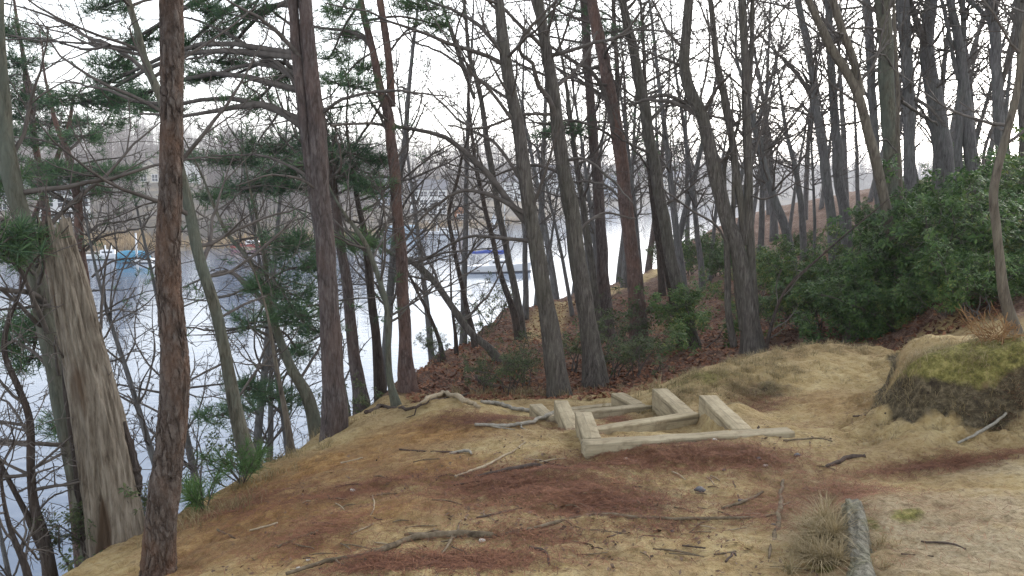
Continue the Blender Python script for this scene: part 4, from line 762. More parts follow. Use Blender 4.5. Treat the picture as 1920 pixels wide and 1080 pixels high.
n, k = 260, 140; q = catmull(ax, n); rad = np.interp(np.linspace(0, len(a) - 1, n), np.arange(len(a)), rr_)
th = np.linspace(0, 2 * np.pi, k, endpoint=False); s = np.linspace(0, 1, n)
topc = 1 - .05 * np.abs(fbm(np.cos(th) * 2.2, np.sin(th) * 2.2, 31, 3)) - .085 * np.exp(-((((th - 1.5 * np.pi) + .12) / .2) ** 2)) - .03 * np.abs(fbm(np.cos(th) * 6, np.sin(th) * 6, 32, 2)) - .05 * (np.abs(np.sin(th * 3.5 + 1)) ** 4) * .5
TH, SS = np.meshgrid(th, s); S2 = SS * topc[None]
zi = S2 * (n - 1); i0 = np.clip(zi.astype(int), 0, n - 2); fr = zi - i0
C = q[i0] * (1 - fr[..., None]) + q[i0 + 1] * fr[..., None]; rb = np.interp(S2, s, rad)
cx, cy = np.cos(TH), np.sin(TH)
fis = 1 - smooth(0, .34, np.abs(vn(cx * 4.2 + S2 * .5, cy * 4.2 + S2 * .4, 41))); fis2 = 1 - smooth(0, .35, np.abs(vn(cx * 9 + S2 * 2.6, cy * 9 - S2 * 2, 43)))
rdis = 1 + .07 * fbm(cx * 1.6 + S2 * 2, cy * 1.6, 44) - .11 * fis * (.2 + .8 * S2) - .07 * fis2 + .035 * fbm(cx * 14, cy * 14 + S2 * 14, 47, 3) + .05 * fbm(cx * 3, cy * 3 + S2 * 7, 48, 3)
hole = np.exp(-(((TH - 1.5 * np.pi - .02) / .25) ** 2 + ((S2 - .17) / .085) ** 2)) + .7 * np.exp(-(((TH - 1.5 * np.pi + .25) / .12) ** 2 + ((S2 - .07) / .08) ** 2))
rdis = rdis - .3 * hole + .16 * np.exp(-S2 / .05) * (1 + .6 * np.sin(TH * 5 + 1))
V = C + (rb * rdis)[..., None] * np.stack([cx, cy, 0 * cx], -1)
st_ = MB(); idx = np.arange(n * k).reshape(n, k); nx_ = np.roll(idx, -1, 1)
qd = np.stack([idx[:-1], nx_[:-1], nx_[1:], idx[1:]], -1).reshape(-1, 4)
inner = V[-1] * .0 + C[-1] + (V[-1] - C[-1]) * .55 - [0, 0, .1]; deep = C[-1] + (V[-1] - C[-1]) * .15 - [0, 0, .3]
vi = np.concatenate([V.reshape(-1, 3), inner, deep]); b0 = (n - 1) * k; j = np.arange(k); j2 = (j + 1) % k
qd = np.concatenate([qd, np.stack([b0 + j, b0 + j2, n * k + j2, n * k + j], -1), np.stack([n * k + j, n * k + j2, n * k + k + j2, n * k + k + j], -1)])
st_.add(vi, qd)
foot = q[0].copy(); foot[2] = h1(foot[0], foot[1])
e = empty('dead_tree', foot, 'broken dead trunk with a jagged top and grey peeling wood on the bank edge', 'dead tree')
o = st_.build('trunk', M['deadwood'], e)
at_ = o.data.attributes.new('rot', 'FLOAT', 'POINT')
rotv = np.clip(hole * 1.2 + .55 * np.exp(-(((TH - 1.5 * np.pi - .1) / .8) ** 2 + ((S2 - .52) / .13) ** 2)) + .5 * np.exp(-S2 / .1) + .08 * fis + .5 * np.exp(-(((TH - 1.5 * np.pi + .5) / .25) ** 2 + ((S2 - .75) / .05) ** 2)), 0, 1.2)
at_.data.foreach_set('value', np.concatenate([rotv.ravel(), np.ones(2 * k)]).astype(np.float32))
def slab(sx, Y, label, wdt):
    a = np.array([list(map(float, x.split(','))) for x in sx.split()])[::-1]; p = catmull(P(a[:, 0], a[:, 1], Y), 50); r = np.interp(np.linspace(0, len(a) - 1, 50), np.arange(len(a)), a[:, 2] / 2 * Y / F)
    m = MB(); tubes(m, p, r * (1 + .2 * vn(np.arange(50) * .3, np.zeros(50), 6)), 14, cap=True); o = m.build('bark_slab', M['dark'], e); o['label'] = label
slab('232,790,6 240,830,18 250,870,24 258,900,18 262,930,6', 5.2, 'dark bark slab still clinging low on the right side', 0)
slab('118,640,8 125,720,14 138,820,17 150,920,18 160,1000,20 165,1050,18', 5.25, 'long blackened bark slab down the left side', 0)
# ------------------------------------------------------------------ timber steps
t = NT('weathered_timber'); g_ = t.noise(t.obj((.06, 1, 1)), 55, 6, .7, .4); b_ = t.noise(t.obj((.4, 1, 1)), 7, 4); f_ = t.noise(t.obj(), 90, 3); ck = t.noise(t.obj((.05, 1, 1)), 22, 3, .5)
c = t.ramp(t.math('ADD', t.math('MULTIPLY', g_, .6), t.math('MULTIPLY', b_, .4)), [(.3, (.15, .125, .08)), (.5, (.33, .285, .195)), (.72, (.47, .415, .30))])
c = t.mix(t.ramp(ck, [(.33, (.8,) * 3), (.41, (0,) * 3)]), c, (.12, .10, .07))
c = t.mix(t.math('MULTIPLY', t.ramp(t.noise(t.obj(), 11, 5, .7), [(.5, (0,) * 3), (.66, (1,) * 3)]), .7), c, (.19, .15, .095))
c = t.mix(1., c, t.ramp(t.n('ShaderNodeObjectInfo').outputs['Random'], [(0, (.78, .77, .76)), (1, (1.08, 1.05, 1.0))]), 'MULTIPLY')
M['timber'] = t.done(c, .85, t.math('ADD', g_, t.math('MULTIPLY', f_, .3)), .5, .006, spec=.2)
stp = empty('timber_steps', (0.95, 5.9, -.1), 'pale weathered timber trail steps set into the sand, turning down to the left', 'steps')
def beam(name, p0, p1, wdt, hgt, label=None):
    p0, p1 = np.array(p0), np.array(p1); L = np.linalg.norm(p1 - p0); n = 30; b = .009
    yz = []
    for sy, sz in ((1, 1), (-1, 1), (-1, -1), (1, -1)):
        cy_, cz_ = sy * (wdt / 2 - b), (0 - b if sz > 0 else -hgt + b)
        for k_ in range(3):
            a_ = {(1, 1): 0, (-1, 1): 90, (-1, -1): 180, (1, -1): 270}[(sy, sz)] + k_ * 45; yz.append((cy_ + b * math.cos(R(a_)), cz_ + b * math.sin(R(a_))))
    yz = np.array(yz); x = np.linspace(0, L, n); K = len(yz)
    v = np.zeros((n, K, 3)); v[..., 0] = x[:, None]; v[..., 1:] = yz[None]
    seed = abs(hash(name + str(round(p0[0], 2)))) % 50 if False else round(p0[0] * 13 + p0[1] * 7)
    v[..., 1] += .0028 * vn(v[..., 0] * 9 + seed, v[..., 2] * 40, 2); v[..., 2] += .0028 * vn(v[..., 0] * 11 + seed, v[..., 1] * 40, 3) + .003 * np.sin(v[..., 0] * 3 + seed)
    m = MB(); idx = np.arange(n * K).reshape(n, K); nx_ = np.roll(idx, -1, 1)
    m.add(np.concatenate([v.reshape(-1, 3), [[-.004, 0, -hgt / 2], [L + .004, 0, -hgt / 2]]]), np.stack([idx[:-1], nx_[:-1], nx_[1:], idx[1:]], -1).reshape(-1, 4),
          [(n * K, idx[0][(j + 1) % K], idx[0][j]) for j in range(K)] + [(n * K + 1, idx[-1][j], idx[-1][(j + 1) % K]) for j in range(K)])
    o = m.build(name, M['timber']); o.parent = stp
    d = (p1 - p0) / L; yv = unit(np.cross([0, 0, 1.], d)); zv = np.cross(d, yv)
    from mathutils import Matrix
    o.matrix_basis = Matrix.Translation([float(c) for c in (p0 - np.array(stp.location))]) @ Matrix([[d[0], yv[0], zv[0], 0], [d[1], yv[1], zv[1], 0], [d[2], yv[2], zv[2], 0], [0, 0, 0, 1]])
    if label: o['label'] = label
    return o
def mids(u0, v0, u1, v1, z): return onz(float(u0), float(v0), z), onz(float(u1), float(v1), z)
z1, z2, z3, z4 = .03, -.115, -.26, -.40
beam('riser_board', *mids(1094, 827, 1482, 806, z1), .12, .30, 'nearest long riser across the top step')
beam('side_rail', *mids(1111, 820, 1094, 773, z1 - .004), .118, .32); beam('side_rail', *mids(1394, 806, 1327, 741, z1 - .003), .135, .30)
beam('riser_board', *mids(1110, 802, 1306, 774, z2), .10, .26); beam('side_rail', *mids(1078, 806, 1052, 750, z2 - .003), .115, .34); beam('side_rail', *mids(1290, 774, 1237, 729, z2 - .004), .135, .30)
beam('riser_board', *mids(1062, 772, 1236, 756, z3), .09, .26); beam('side_rail', *mids(1040, 790, 1005, 758, z3 - .003), .115, .32, 'short leftmost rail under a grey root'); beam('side_rail', *mids(1196, 757, 1158, 737, z3 - .004), .125, .30)
beam('riser_board', *mids(1060, 767, 1152, 756, z4), .09, .24)
# ------------------------------------------------------------------ shrubs
def shrub_proto(seed, hgt_, wdt, nst, nwh, leafm, ln, dense):
    random.seed(seed); r_ = np.random.default_rng(seed); wd = Wood(); tips = []
    for k in range(nst):
        a_ = random.uniform(0, 6.28); d = np.array([math.cos(a_) * random.uniform(.2, .9), math.sin(a_) * random.uniform(.2, .9), 1.])
        L = hgt_ * random.uniform(.7, 1.05); q = path(np.array([random.gauss(0, .08), random.gauss(0, .08), -.1]), d, L, 8, .22, .10); q[:, :2] *= wdt
        wd.add(q, np.linspace(.018, .006, 9), 6); spread(.012, q, L, 3 if dense else 2, wd, 11, (.28, .5), 0, .08, tips, 9, .3)
    st = MB(); wd.flush(st)
    T = np.array([x[0] for x in tips]); D = unit(np.array([x[1] for x in tips])); sel = r_.integers(0, len(T), nwh)
    C = T[sel] + r_.normal(0, .07 if dense else .05, (nwh, 3)); D = unit(D[sel] * .6 + r_.normal(0, .4, (nwh, 3)) + [0, 0, .7])
    K = 7; sd = unit(np.cross(D, r_.normal(0, 1, (nwh, 3)))); up = np.cross(D, sd); an = np.arange(K) * 2 * np.pi / K + r_.uniform(0, 6, (nwh, 1)) + r_.normal(0, .25, (nwh, K))
    rdir = np.cos(an)[..., None] * sd[:, None] + np.sin(an)[..., None] * up[:, None]; out = unit(rdir + D[:, None] * r_.uniform(-.15, .75, (nwh, K, 1)))
    L = ln * r_.uniform(.65, 1.2, (nwh, K, 1)); side = unit(np.cross(out, D[:, None] + .01)); nrm = np.cross(side, out)
    b = C[:, None] + out * .012; tip = b + out * L - np.array([0, 0, 1]) * L * .18; mid = b + out * L * .5 + nrm * L * .05; wv = side * L * .19
    lf = MB(); v = np.stack([b, mid - wv - nrm * L * .05, tip, mid + wv - nrm * L * .05, mid], 2).reshape(-1, 5, 3); m_ = len(v)
    i5 = np.arange(m_)[:, None] * 5
    lf.add(v.reshape(-1, 3), np.concatenate([i5 + [0, 1, 2, 4], i5 + [0, 4, 2, 3]]))
    return st.mesh('stem', M['twig'], True), lf.mesh('foliage', leafm, False)
SP = [shrub_proto(1, 1.9, 1.15, 8, 980, M['laurel'], .10, True), shrub_proto(2, 1.6, 1.3, 8, 900, M['laurel'], .095, True), shrub_proto(3, 2.3, 1.0, 9, 1150, M['laurel'], .10, True),
      shrub_proto(4, 1.5, 1.1, 6, 190, M['dull'], .085, False), shrub_proto(5, 1.2, 1.2, 5, 150, M['dull'], .08, False)]
def shrub(u, Y, pr, sc, label, group, name='laurel_shrub', cat='shrub'):
    g = P(float(u), 500., float(Y)); e = empty(name, (g[0], g[1], h1(g[0], g[1])), label, cat, group); e.scale = (sc, sc, sc * random.uniform(.9, 1.1)); e.rotation_euler = (0, 0, random.uniform(0, 6.28))
    for nm, me in zip(('stem', 'foliage'), SP[pr]): o = bpy.data.objects.new(nm, me); SC.collection.objects.link(o); o.parent = e
random.seed(77)
ROWS = [('front laurel row behind the trail crest', 11.2, [(1585,.62),(1632,.74),(1680,.75),(1740,.85),(1800,.95),(1862,.95),(1925,1.0)]), ('second laurel row behind the trail crest', 13.2, [(1490,.55),(1540,.7),(1588,.75),(1640,.75),(1692,.78),(1750,.95),(1812,1.1),(1880,1.15),(1940,1.1)]),
        ('third laurel row up the slope', 16.0, [(1455,.5),(1510,.6),(1560,.62),(1615,.65),(1672,.7),(1730,.82),(1792,.92),(1855,.95),(1920,1.0)]), ('fourth laurel row up the slope', 20.0, [(1490,.45),(1545,.5),(1605,.5),(1665,.6),(1725,.72),(1785,.88),(1845,.95),(1910,1.05)]), ('hindmost laurel row up the slope', 25.0, [(1500,.5),(1560,.5),(1620,.55),(1680,.6),(1740,.75),(1800,.9),(1860,1.0),(1925,1.05)])]
for nm, Y, l in ROWS:
    for k, (u, s_) in enumerate(l): shrub(u + random.uniform(-8, 8), Y * random.uniform(.96, 1.05), random.choice((0, 1, 2)), s_ * (.9 if Y < 15 else .84), 'laurel bush, %s from left in the %s' % (ORD[k], nm), 'laurel shrubs on the right slope')
shrub(1700, 10.6, 1, .38, 'small low laurel bush at the foot of the peeling leaning trunk', 'laurel shrubs on the right slope'); shrub(1780, 9.6, 0, .42, 'small laurel bush just behind the mossy bank top', 'laurel shrubs on the right slope'); shrub(1850, 9.0, 1, .5, 'low laurel bush by the smooth brown crooked sapling', 'laurel shrubs on the right slope')
for u, Y, pr, sc, lab in [(955,9.6,3,.5,'open dark leaved shrub before the left grey trunk behind the steps'),(905,9.9,4,.4,'low sparse shrub left of the open dark shrub, by the fallen log'),(985,10.4,4,.5,'sparse shrub between the fallen log and the left grey trunk'),(1150,10.8,3,.62,'dull green shrub right of the tall grey trunk behind the steps'),(1200,10.2,4,.55,'low sparse shrub behind the farthest right rail of the steps'),(1175,12.8,4,.85,'sparse shrub at the foot of the reddest pine'),
      (1312,12.6,0,.62,'bright green laurel bush left of the scarred oak'),(1085,11.6,4,.7,'sparse shrub between the two grey trunks behind the steps'),(1290,30,3,1.2,'dull shrub on the ridge at the end of the path'),(1245,33,4,1.4,'sparse shrub at the far end of the sandy path'),(1340,27,0,.9,'distant laurel bush on the rise left of the scarred oak'),(1375,24,1,.8,'distant laurel bush behind the scarred oak'),(1430,20,0,.7,'laurel bush just right of the scarred oak, farther up'),
      (880,16.5,4,.6,'small leafy shrub on the bank edge against the water'),(820,13.5,3,.42,'leafy shrub on the bank edge below the thin upright sapling'),(925,19,4,.9,'small leafy shrub on the bank edge below the sailboat'),(640,9.6,4,.6,'sparse shrub on the bank edge behind the thickest pine'),(445,6.9,4,.5,'sparse shrub below the slim greenish leaning tree'),(215,5.4,4,.45,'tiny leafed shrub on the bank left of the dead trunk foot'),(130,5.2,4,.55,'sparse shrub over the water beside the bottom left sapling')]:
    shrub(u, Y, pr, sc, lab, 'shrubs on the bank' if u < 930 else 'shrubs below the steps')
# young pines with long bright needles
def seedling(u, v, label, spr, n):
    g = G(u, v, 3, 12); e = empty('pine_seedling', g, label, 'young pine'); wd = Wood(); C, D = [], []
    for k in range(n):
        a_ = random.uniform(0, 6.28); q = path(g - [0, 0, .02], np.array([math.cos(a_) * .8, math.sin(a_) * .8, 1.1]), spr * random.uniform(.6, 1), 5, .15, .02); wd.add(q, np.linspace(.006, .003, 6), 5)
        for t_ in (2, 3, 4, 5): C.append(q[t_]); D.append(q[t_] - q[t_ - 1])
    m = MB(); wd.flush(m); m.build('stem', M['twig'], e); m = MB(); tufts(m, np.array(C), np.array(D), .10, 0, 22, .0022); m.build('needles', M['needles_bright'], e, False)
seedling(455, 905, 'bright green young pine at the foot of the slim greenish leaning tree', .34, 9); seedling(385, 955, 'tiny bright green young pine on the bank edge right of the nearest pine', .24, 7); seedling(268, 985, 'bright green young pine between the dead trunk and the nearest pine', .2, 6)
g = G(1868, 640, 4, 12); wd = Wood(); random.seed(5); e = empty('dry_bush', g, 'rusty dry bush on the mossy bank beside the crooked sapling', 'bush')
for k in range(26):
    a_ = random.uniform(0, 6.28); q = path(g + G3(.05) * [1, 1, 0], np.array([math.cos(a_), math.sin(a_), random.uniform(.5, 1.4)]), random.uniform(.12, .25), 5, .2, .02); wd.add(q, np.linspace(.004, .0018, 6), 4); spread(.003, q, .2, 1, wd, 6, (.3, .6), 0, .05, None, 5)
m = MB(); wd.flush(m); t = NT('rusty_twig'); M['rust'] = t.done(t.ramp(t.noise(t.obj(), 14, 2), [(.3, (.14, .07, .03)), (.7, (.32, .19, .085))]), .9); m.build('stem', M['rust'], e)
# ------------------------------------------------------------------ roots, sticks, logs, stones
def onground(sx, n=40, lift=.3, Yr=(2.4, 40)):
    a = np.array([list(map(float, x.split(','))) for x in sx.split()]); g = np.array([G(u, v, *Yr) for u, v in a[:, :2]]); r = a[:, 2] / 2 * g[:, 1] / F
    q = catmull(g, n); rr = np.interp(np.linspace(0, len(a) - 1, n), np.arange(len(a)), r); q[:, 2] = np.maximum(q[:, 2], H(q[:, 0], q[:, 1], False)) + rr * lift
    return q, rr
def stick(sx, label, name='root', cat='root', mt='root', lift=.3, group=None, forks=0, sides=9, n=44):
    q, r = onground(sx, n, lift); q = q + np.stack([vn(np.arange(n) * .35, np.zeros(n), 3), vn(np.arange(n) * .35, np.zeros(n), 5), .5 * vn(np.arange(n) * .5, np.zeros(n), 7)], -1) * r[:, None] * .8
    r = r * (1 + .14 * vn(np.arange(n) * .22, np.full(n, q[0, 0] * 9), 4)); m = MB(); tubes(m, q, r, sides, cap=True)
    for k in range(forks):
        i = random.randint(6, n - 4); a_ = random.uniform(0, 6.28); p = path(q[i], np.array([math.cos(a_), math.sin(a_), -.05]), random.uniform(.1, .3), 6, .2, 0); p[:, 2] = H(p[:, 0], p[:, 1], False) + .004; p[0] = q[i]; tubes(m, p, np.linspace(r[i] * .5, .003, 7), 6)
    return tag(m.build(name, M[mt]), label, cat, group)
M['root'] = wood_mat('root_bark', [(.35, (.05, .038, .026)), (.5, (.135, .105, .07)), (.68, (.235, .19, .135))], 30, None, (1, 1, 1), .006)
M['rootpale'] = wood_mat('bare_root', [(.3, (.16, .125, .08)), (.5, (.33, .27, .185)), (.75, (.46, .39, .29))], 30, None, (1, 1, 1), .006)
M['stickdark'] = wood_mat('dark_stick', [(.3, (.03, .022, .018)), (.5, (.075, .055, .045)), (.75, (.15, .12, .10))], 30, None, (1, 1, 1), .005)
M['greywood'] = wood_mat('grey_driftwood', [(.3, (.12, .11, .09)), (.5, (.26, .24, .2)), (.75, (.40, .375, .32))], 30, None, (1, 1, 1), .006)
random.seed(9)
stick('540,1085,8 620,1056,10 700,1038,12 780,1014,13 860,1006,15 925,1008,11', 'thick exposed root running along the bottom of the sand', forks=7, lift=.3)
stick('925,1008,7 1010,990,7 1080,972,7 1130,966,7 1220,973,7 1300,975,6 1400,974,6 1455,970,4', 'thin long root crossing the sand from the thick root', forks=4)
stick('785,768,6 805,752,9 830,745,11 858,752,11 888,764,9 900,770,6', 'pale arched root at the crest left of the steps', mt='rootpale', lift=1.3)
stick('905,757,7 930,761,8 960,770,8 1003,776,8', 'grey root behind the leftmost step rail', mt='greywood', lift=.8)
stick('893,800,6 950,801,7 1000,795,8 1046,789,9', 'grey root that ends over the leftmost step rail', mt='greywood', lift=.9, forks=2)
stick('665,775,8 640,790,7 600,800,6 560,840,5', 'dark root creeping from the foot of the dark trunk', mt='root', forks=3)
stick('690,775,9 720,765,8 760,770,6 800,760,5 880,742,6', 'dark root along the crest behind the pale arched root', mt='stickdark', forks=3)
stick('600,1000,7 560,1010,6 520,1030,5', 'brown root end on the orange sand at the left', forks=1); stick('855,895,5 905,880,6 960,850,4 985,830,3', 'thin root slanting up the sand toward the steps', mt='rootpale')
stick('1300,948,5 1340,990,4', 'short thin root on the sand below the steps') if False else None
stick('1470,905,6 1463,930,9 1462,960,10 1452,1005,9 1442,1050,5', 'weathered grey root at the left edge of the grass tuft', mt='root', lift=-.1, forks=2)
S_ = 'fallen sticks on the sand'
for s, lab, mt in [('890,897,6 940,886,8 1000,878,8 1022,878,5','long dark stick lying below the left end of the steps','stickdark'),('895,972,4 945,962,5 978,954,4','thin dark stick on the bare patch above the thin root','stickdark'),('995,1030,6 1020,1035,7 1030,1062,5','short black bent stick beside the red needle patch','stickdark'),('1355,955,5 1400,941,7 1430,925,5','forked brown stick on the sand left of the grass tuft','root'),('1552,878,8 1590,861,9 1622,857,8','dark branch at the foot of the eroded bank','stickdark'),
      ('1728,1019,4 1780,1020,5 1810,1033,4','dark stick on the pale ledge at lower right','stickdark'),('1798,832,5 1840,812,6 1885,793,5','pale grey branch lying against the bank at right','greywood'),('785,1006,3 815,998,4 835,998,3','small twig above the thick exposed root','root'),('845,852,5 875,850,6 884,856,4','short pale stick on the orange mound','greywood'),('1225,1030,3 1260,1035,4 1320,1048,3','thin twig at the bottom of the sand by the red patch','root'),
      ('1340,1043,4 1380,1035,4','short brown twig on the sand near the bottom edge','root'),('1362,1055,5 1375,1040,5 1380,1045,3','small dark stub on the sand near the bottom edge','stickdark'),('1280,1030,3 1322,1032,4','straight thin twig on the sand left of the brown twig','stickdark'),('850,915,3 880,905,4 915,905,3','thin stick at the left end of the red needle patch','stickdark'),('660,1003,4 700,985,3','thin pale twig on the orange slope','rootpale'),('700,930,3 702,950,3 690,975,2','upright curl of root on the orange slope','rootpale'),
      ('750,845,3 860,852,4','thin dark twig on the orange mound below the crest','stickdark'),('1375,905,3 1385,935,3','small leaf stem near the dark stones','stickdark'),('470,1000,4 520,985,4','twig on the slope right of the nearest pine','rootpale'),('410,995,5 440,1010,4','stub of twig near the foot of the nearest pine','root'),('1690,1040,3 1750,1045,3','thin twig at the bottom of the pale ledge','stickdark'),('1245,655,8 1275,645,9 1295,638,6','pale dead branch on the red leaves below the scarred oak','rootpale'),
      ('1205,592,10 1240,580,12 1275,570,10','dark log on the red leaves under the reddest pine','stickdark'),('900,712,12 925,728,13 960,732,10','black fallen log among the shrubs behind the roots','stickdark'),('640,870,4 680,860,3','pale twig on the orange slope near the thickest pine','rootpale'),('1470,830,4 1530,822,3 1560,828,3','thin stick on the trail right of the steps','root'),('1600,790,3 1660,778,4','twig on the trail beside the bank','stickdark'),('1140,1010,3 1170,1000,3','tiny twig near the middle of the sand','stickdark')]:
    stick(s, lab, 'fallen_stick', 'stick', mt, .5, S_, 0, 7, 20)
for k in range(60):                               # small twigs strewn over the sand
    u, v = random.uniform(560, 1560), random.uniform(860, 1075); a_ = random.gauss(0, .5); L = random.uniform(8, 30)
    stick('%f,%f,2.4 %f,%f,3 %f,%f,2' % (u, v, u + L * math.cos(a_), v + L * .4 * math.sin(a_), u + 2 * L * math.cos(a_ + .2), v + .8 * L * math.sin(a_ + .2)), 'tiny broken twig strewn on the sand', 'twig', 'twig', random.choice(['stickdark', 'root', 'root', 'rootpale']), .7, 'tiny twigs on the sand', 0, 5, 6)
# mossy log at lower right
t = NT('mossy_log_bark'); a_ = t.noise(t.obj((1, .3, 1)), 34, 6, .7, .6); b_ = t.noise(t.obj(), 6, 4)
M['log'] = t.done(t.mix(t.ramp(b_, [(.42, (0,) * 3), (.62, (.8,) * 3)]), t.ramp(a_, [(.34, (.04, .037, .03)), (.48, (.15, .14, .108)), (.66, (.29, .275, .22))]), t.ramp(a_, [(.3, (.05, .05, .02)), (.7, (.22, .215, .12))])), .95, a_, 1., .03)
q = catmull(np.array([P(1598., 945., 4.02), P(1607., 985., 3.72), P(1612., 1030., 3.5), P(1618., 1075., 3.28), P(1625., 1130., 3.05)]), 60); q[:, 2] = H(q[:, 0], q[:, 1], False) + .0
r = np.interp(np.linspace(0, 1, 60), [0, .06, .5, 1], [.035, .06, .062, .07]); th = np.linspace(0, 2 * np.pi, 40, endpoint=False); m = MB(); tubes(m, q, r, 40, cap=True)
v = m.v[0]; c_ = np.repeat(q, 40, 0); dv = v[:2400] - c_; ang = np.arctan2(dv[:, 2], dv[:, 0]); ln_ = np.repeat(np.arange(60), 40) * .07
v[:2400] = c_ + dv * (1 + .22 * fbm(np.cos(ang) * 2 + ln_ * .5, np.sin(ang) * 2, 61) - .15 * (1 - smooth(0, .3, np.abs(vn(ang * 2.2, ln_ * .6, 62)))))[:, None]
v[:, 2] -= .022
tag(m.build('mossy_log', M['log']), 'furrowed grey green log half buried beside the pale ledge', 'log')
t = NT('dark_stone'); M['stone'] = t.done(t.ramp(t.noise(t.obj(), 22, 4), [(.3, (.06, .06, .068)), (.7, (.17, .165, .17))]), .8, t.noise(t.obj(), 60, 4), .4, .01)
t = NT('pale_stone'); M['stonepale'] = t.done(t.ramp(t.noise(t.obj(), 22, 4), [(.3, (.40, .38, .34)), (.7, (.66, .64, .6))]), .8)
def stone(u, v, px, label, mt='stone'):
    g = G(u, v); s = px / 2 * g[1] / F; m = MB(); nu, nv = 12, 8; a, b = np.meshgrid(np.arange(nu) * 2 * np.pi / nu, np.linspace(.05, np.pi - .05, nv)); d = np.stack([np.sin(b) * np.cos(a), np.sin(b) * np.sin(a), np.cos(b)], -1)
    rr = 1 + .28 * vn(d[..., 0] * 1.4 + u, d[..., 1] * 1.4 + d[..., 2] * 1.2 + v, 3) + .1 * vn(d[..., 0] * 3 + u, d[..., 1] * 3 + v + d[..., 2], 5)
    V = g + d * rr[..., None] * s * np.array([1, .8, .5]) + [0, 0, s * .18]; idx = np.arange(nu * nv).reshape(nv, nu); nx_ = np.roll(idx, -1, 1)
    m.add(V.reshape(-1, 3), np.stack([idx[:-1], idx[1:], nx_[1:], nx_[:-1]], -1).reshape(-1, 4)); tag(m.build('stone', M[mt]), label, 'stone', 'small stones on the sand')
for u, v, px, lab, mt in [(1313,924,22,'largest dark stone on the sand below the right end of the steps','stone'),(1495,855,15,'dark stone near the right tip of the front step','stone'),(1423,861,12,'small dark stone between the step and the largest stone','stone'),(1388,940,10,'dark pebble right of the largest dark stone','stone'),(1357,884,10,'dark pebble above the largest dark stone','stone'),(1330,900,9,'tiny dark pebble beside the largest dark stone','stone'),(1435,876,10,'whitish stone on the trail right of the steps','stonepale'),(1172,862,9,'whitish chip just under the front step','stonepale'),(1340,827,9,'white chip under the front step near its right half','stonepale'),
     (560,1068,9,'white chip on the slope by the thick root end','stonepale'),(578,1052,9,'whitish leaf like chip left of the thick root','stonepale'),(230,1013,8,'white chip at the foot of the dead trunk','stonepale'),(905,1015,14,'tan stone under the thick exposed root','stonepale'),(1045,905,8,'bluish pebble in the red needles','stone'),(1260,1000,8,'dark pebble in the middle of the sand','stone'),(1450,985,11,'dark pebble left of the weathered grey root','stone'),(662,921,11,'pale chip on the orange slope','stonepale')]: stone(u, v, px, lab, mt)
# ------------------------------------------------------------------ grass, needle litter, fallen leaves
def scatter(blobs, n):
    pts = []; tot = sum(b[2] * b[3] * b[4] for b in blobs)
    for (u, v, rx, ry, a) in blobs:
        c = G(u, v); k = int(n * rx * ry * a / tot) + 1; pts.append(np.stack([rng.normal(c[0], rx * .6, k), rng.normal(c[1], ry * .6, k)], -1))
    p = np.concatenate(pts); return np.stack([p[:, 0], p[:, 1], H(p[:, 0], p[:, 1])], -1)
def blades(mb, p, ln, wdt, lean=.6, clump=None):
    n = len(p); a = rng.uniform(0, 6.28, n); L = ln * rng.uniform(.4, 1.2, n); d = np.stack([np.cos(a), np.sin(a), 0 * a], -1); k = lean * rng.uniform(.2, 1.3, n)
    s = np.stack([-np.sin(a), np.cos(a), 0 * a], -1) * wdt; q = []
    for t_, ww in ((0, 1), (.4, .9), (.75, .6), (1, .12)):
        c = p + d * (L * k * t_ ** 1.6)[:, None] + np.array([0, 0, 1]) * (L * (t_ - .38 * k * t_ ** 2))[:, None]; q += [c - s * ww, c + s * ww]
    v = np.stack(q, 1).reshape(-1, 3); i8 = np.arange(n)[:, None] * 8; mb.add(v, np.concatenate([i8 + [0, 1, 3, 2], i8 + [2, 3, 5, 4], i8 + [4, 5, 7, 6]]))
mb = MB()
def tuft_field(blobs, nc, per, ln, wdt, sp=.035, lean=.8):
    c = scatter(blobs, nc); p = np.repeat(c, per, 0); p[:, :2] += rng.normal(0, sp, (len(p), 2)); p[:, 2] = H(p[:, 0], p[:, 1]) - .005; blades(mb, p, ln, wdt, lean)
tuft_field([(1500,655,.7,.3,.8),(1400,690,.5,.35,1),(1310,712,.5,.35,1.2),(1590,650,.3,.2,.6),(1440,740,.3,.15,.8),(1360,740,.35,.2,.6),(1470,690,.4,.25,.4)], 260, 22, .075, .0014, .022, 1.4)
tuft_field([(1720,668,.3,.3,.5),(1800,655,.5,.35,.7),(1890,650,.6,.4,1),(1700,700,.12,.15,.4)], 130, 18, .06, .0013, .02, 1.3)
lp = np.concatenate([a + (b - a) * np.linspace(0, 1, 18)[:, None] for a, b in zip(LIP[1:-2], LIP[2:-1])]); lp = lp + rng.normal(0, .05, lp.shape); lp = np.repeat(lp, 7, 0) + rng.normal(0, .03, (len(lp) * 7, 2))
blades(mb, np.stack([lp[:, 0], lp[:, 1], H(lp[:, 0], lp[:, 1])], -1), .10, .0014, 1.5)
for (u, v, k_, ln_) in ((1545,985,260,.15),(1560,1015,300,.17),(1525,1020,240,.15),(1535,1060,280,.17),(1568,1060,200,.13),(1500,1045,120,.11),(1512,985,90,.10),(1555,950,90,.09),(1480,1075,80,.1)):
    c_ = G(u, v); r_ = np.abs(rng.normal(0, .02, k_)); a_ = rng.uniform(0, 6.28, k_); p_ = np.stack([c_[0] + r_ * np.cos(a_), c_[1] + r_ * np.sin(a_), 0 * r_], -1); p_[:, 2] = H(p_[:, 0], p_[:, 1]) - .004
    sv = rng.bit_generator.state; blades(mb, p_, ln_, .0013, 1.5)
tuft_field([(1660,1060,.08,.1,.6),(1680,1030,.06,.1,.4),(1700,690,.2,.3,.3)], 14, 22, .08, .0014, .02, 1.2)
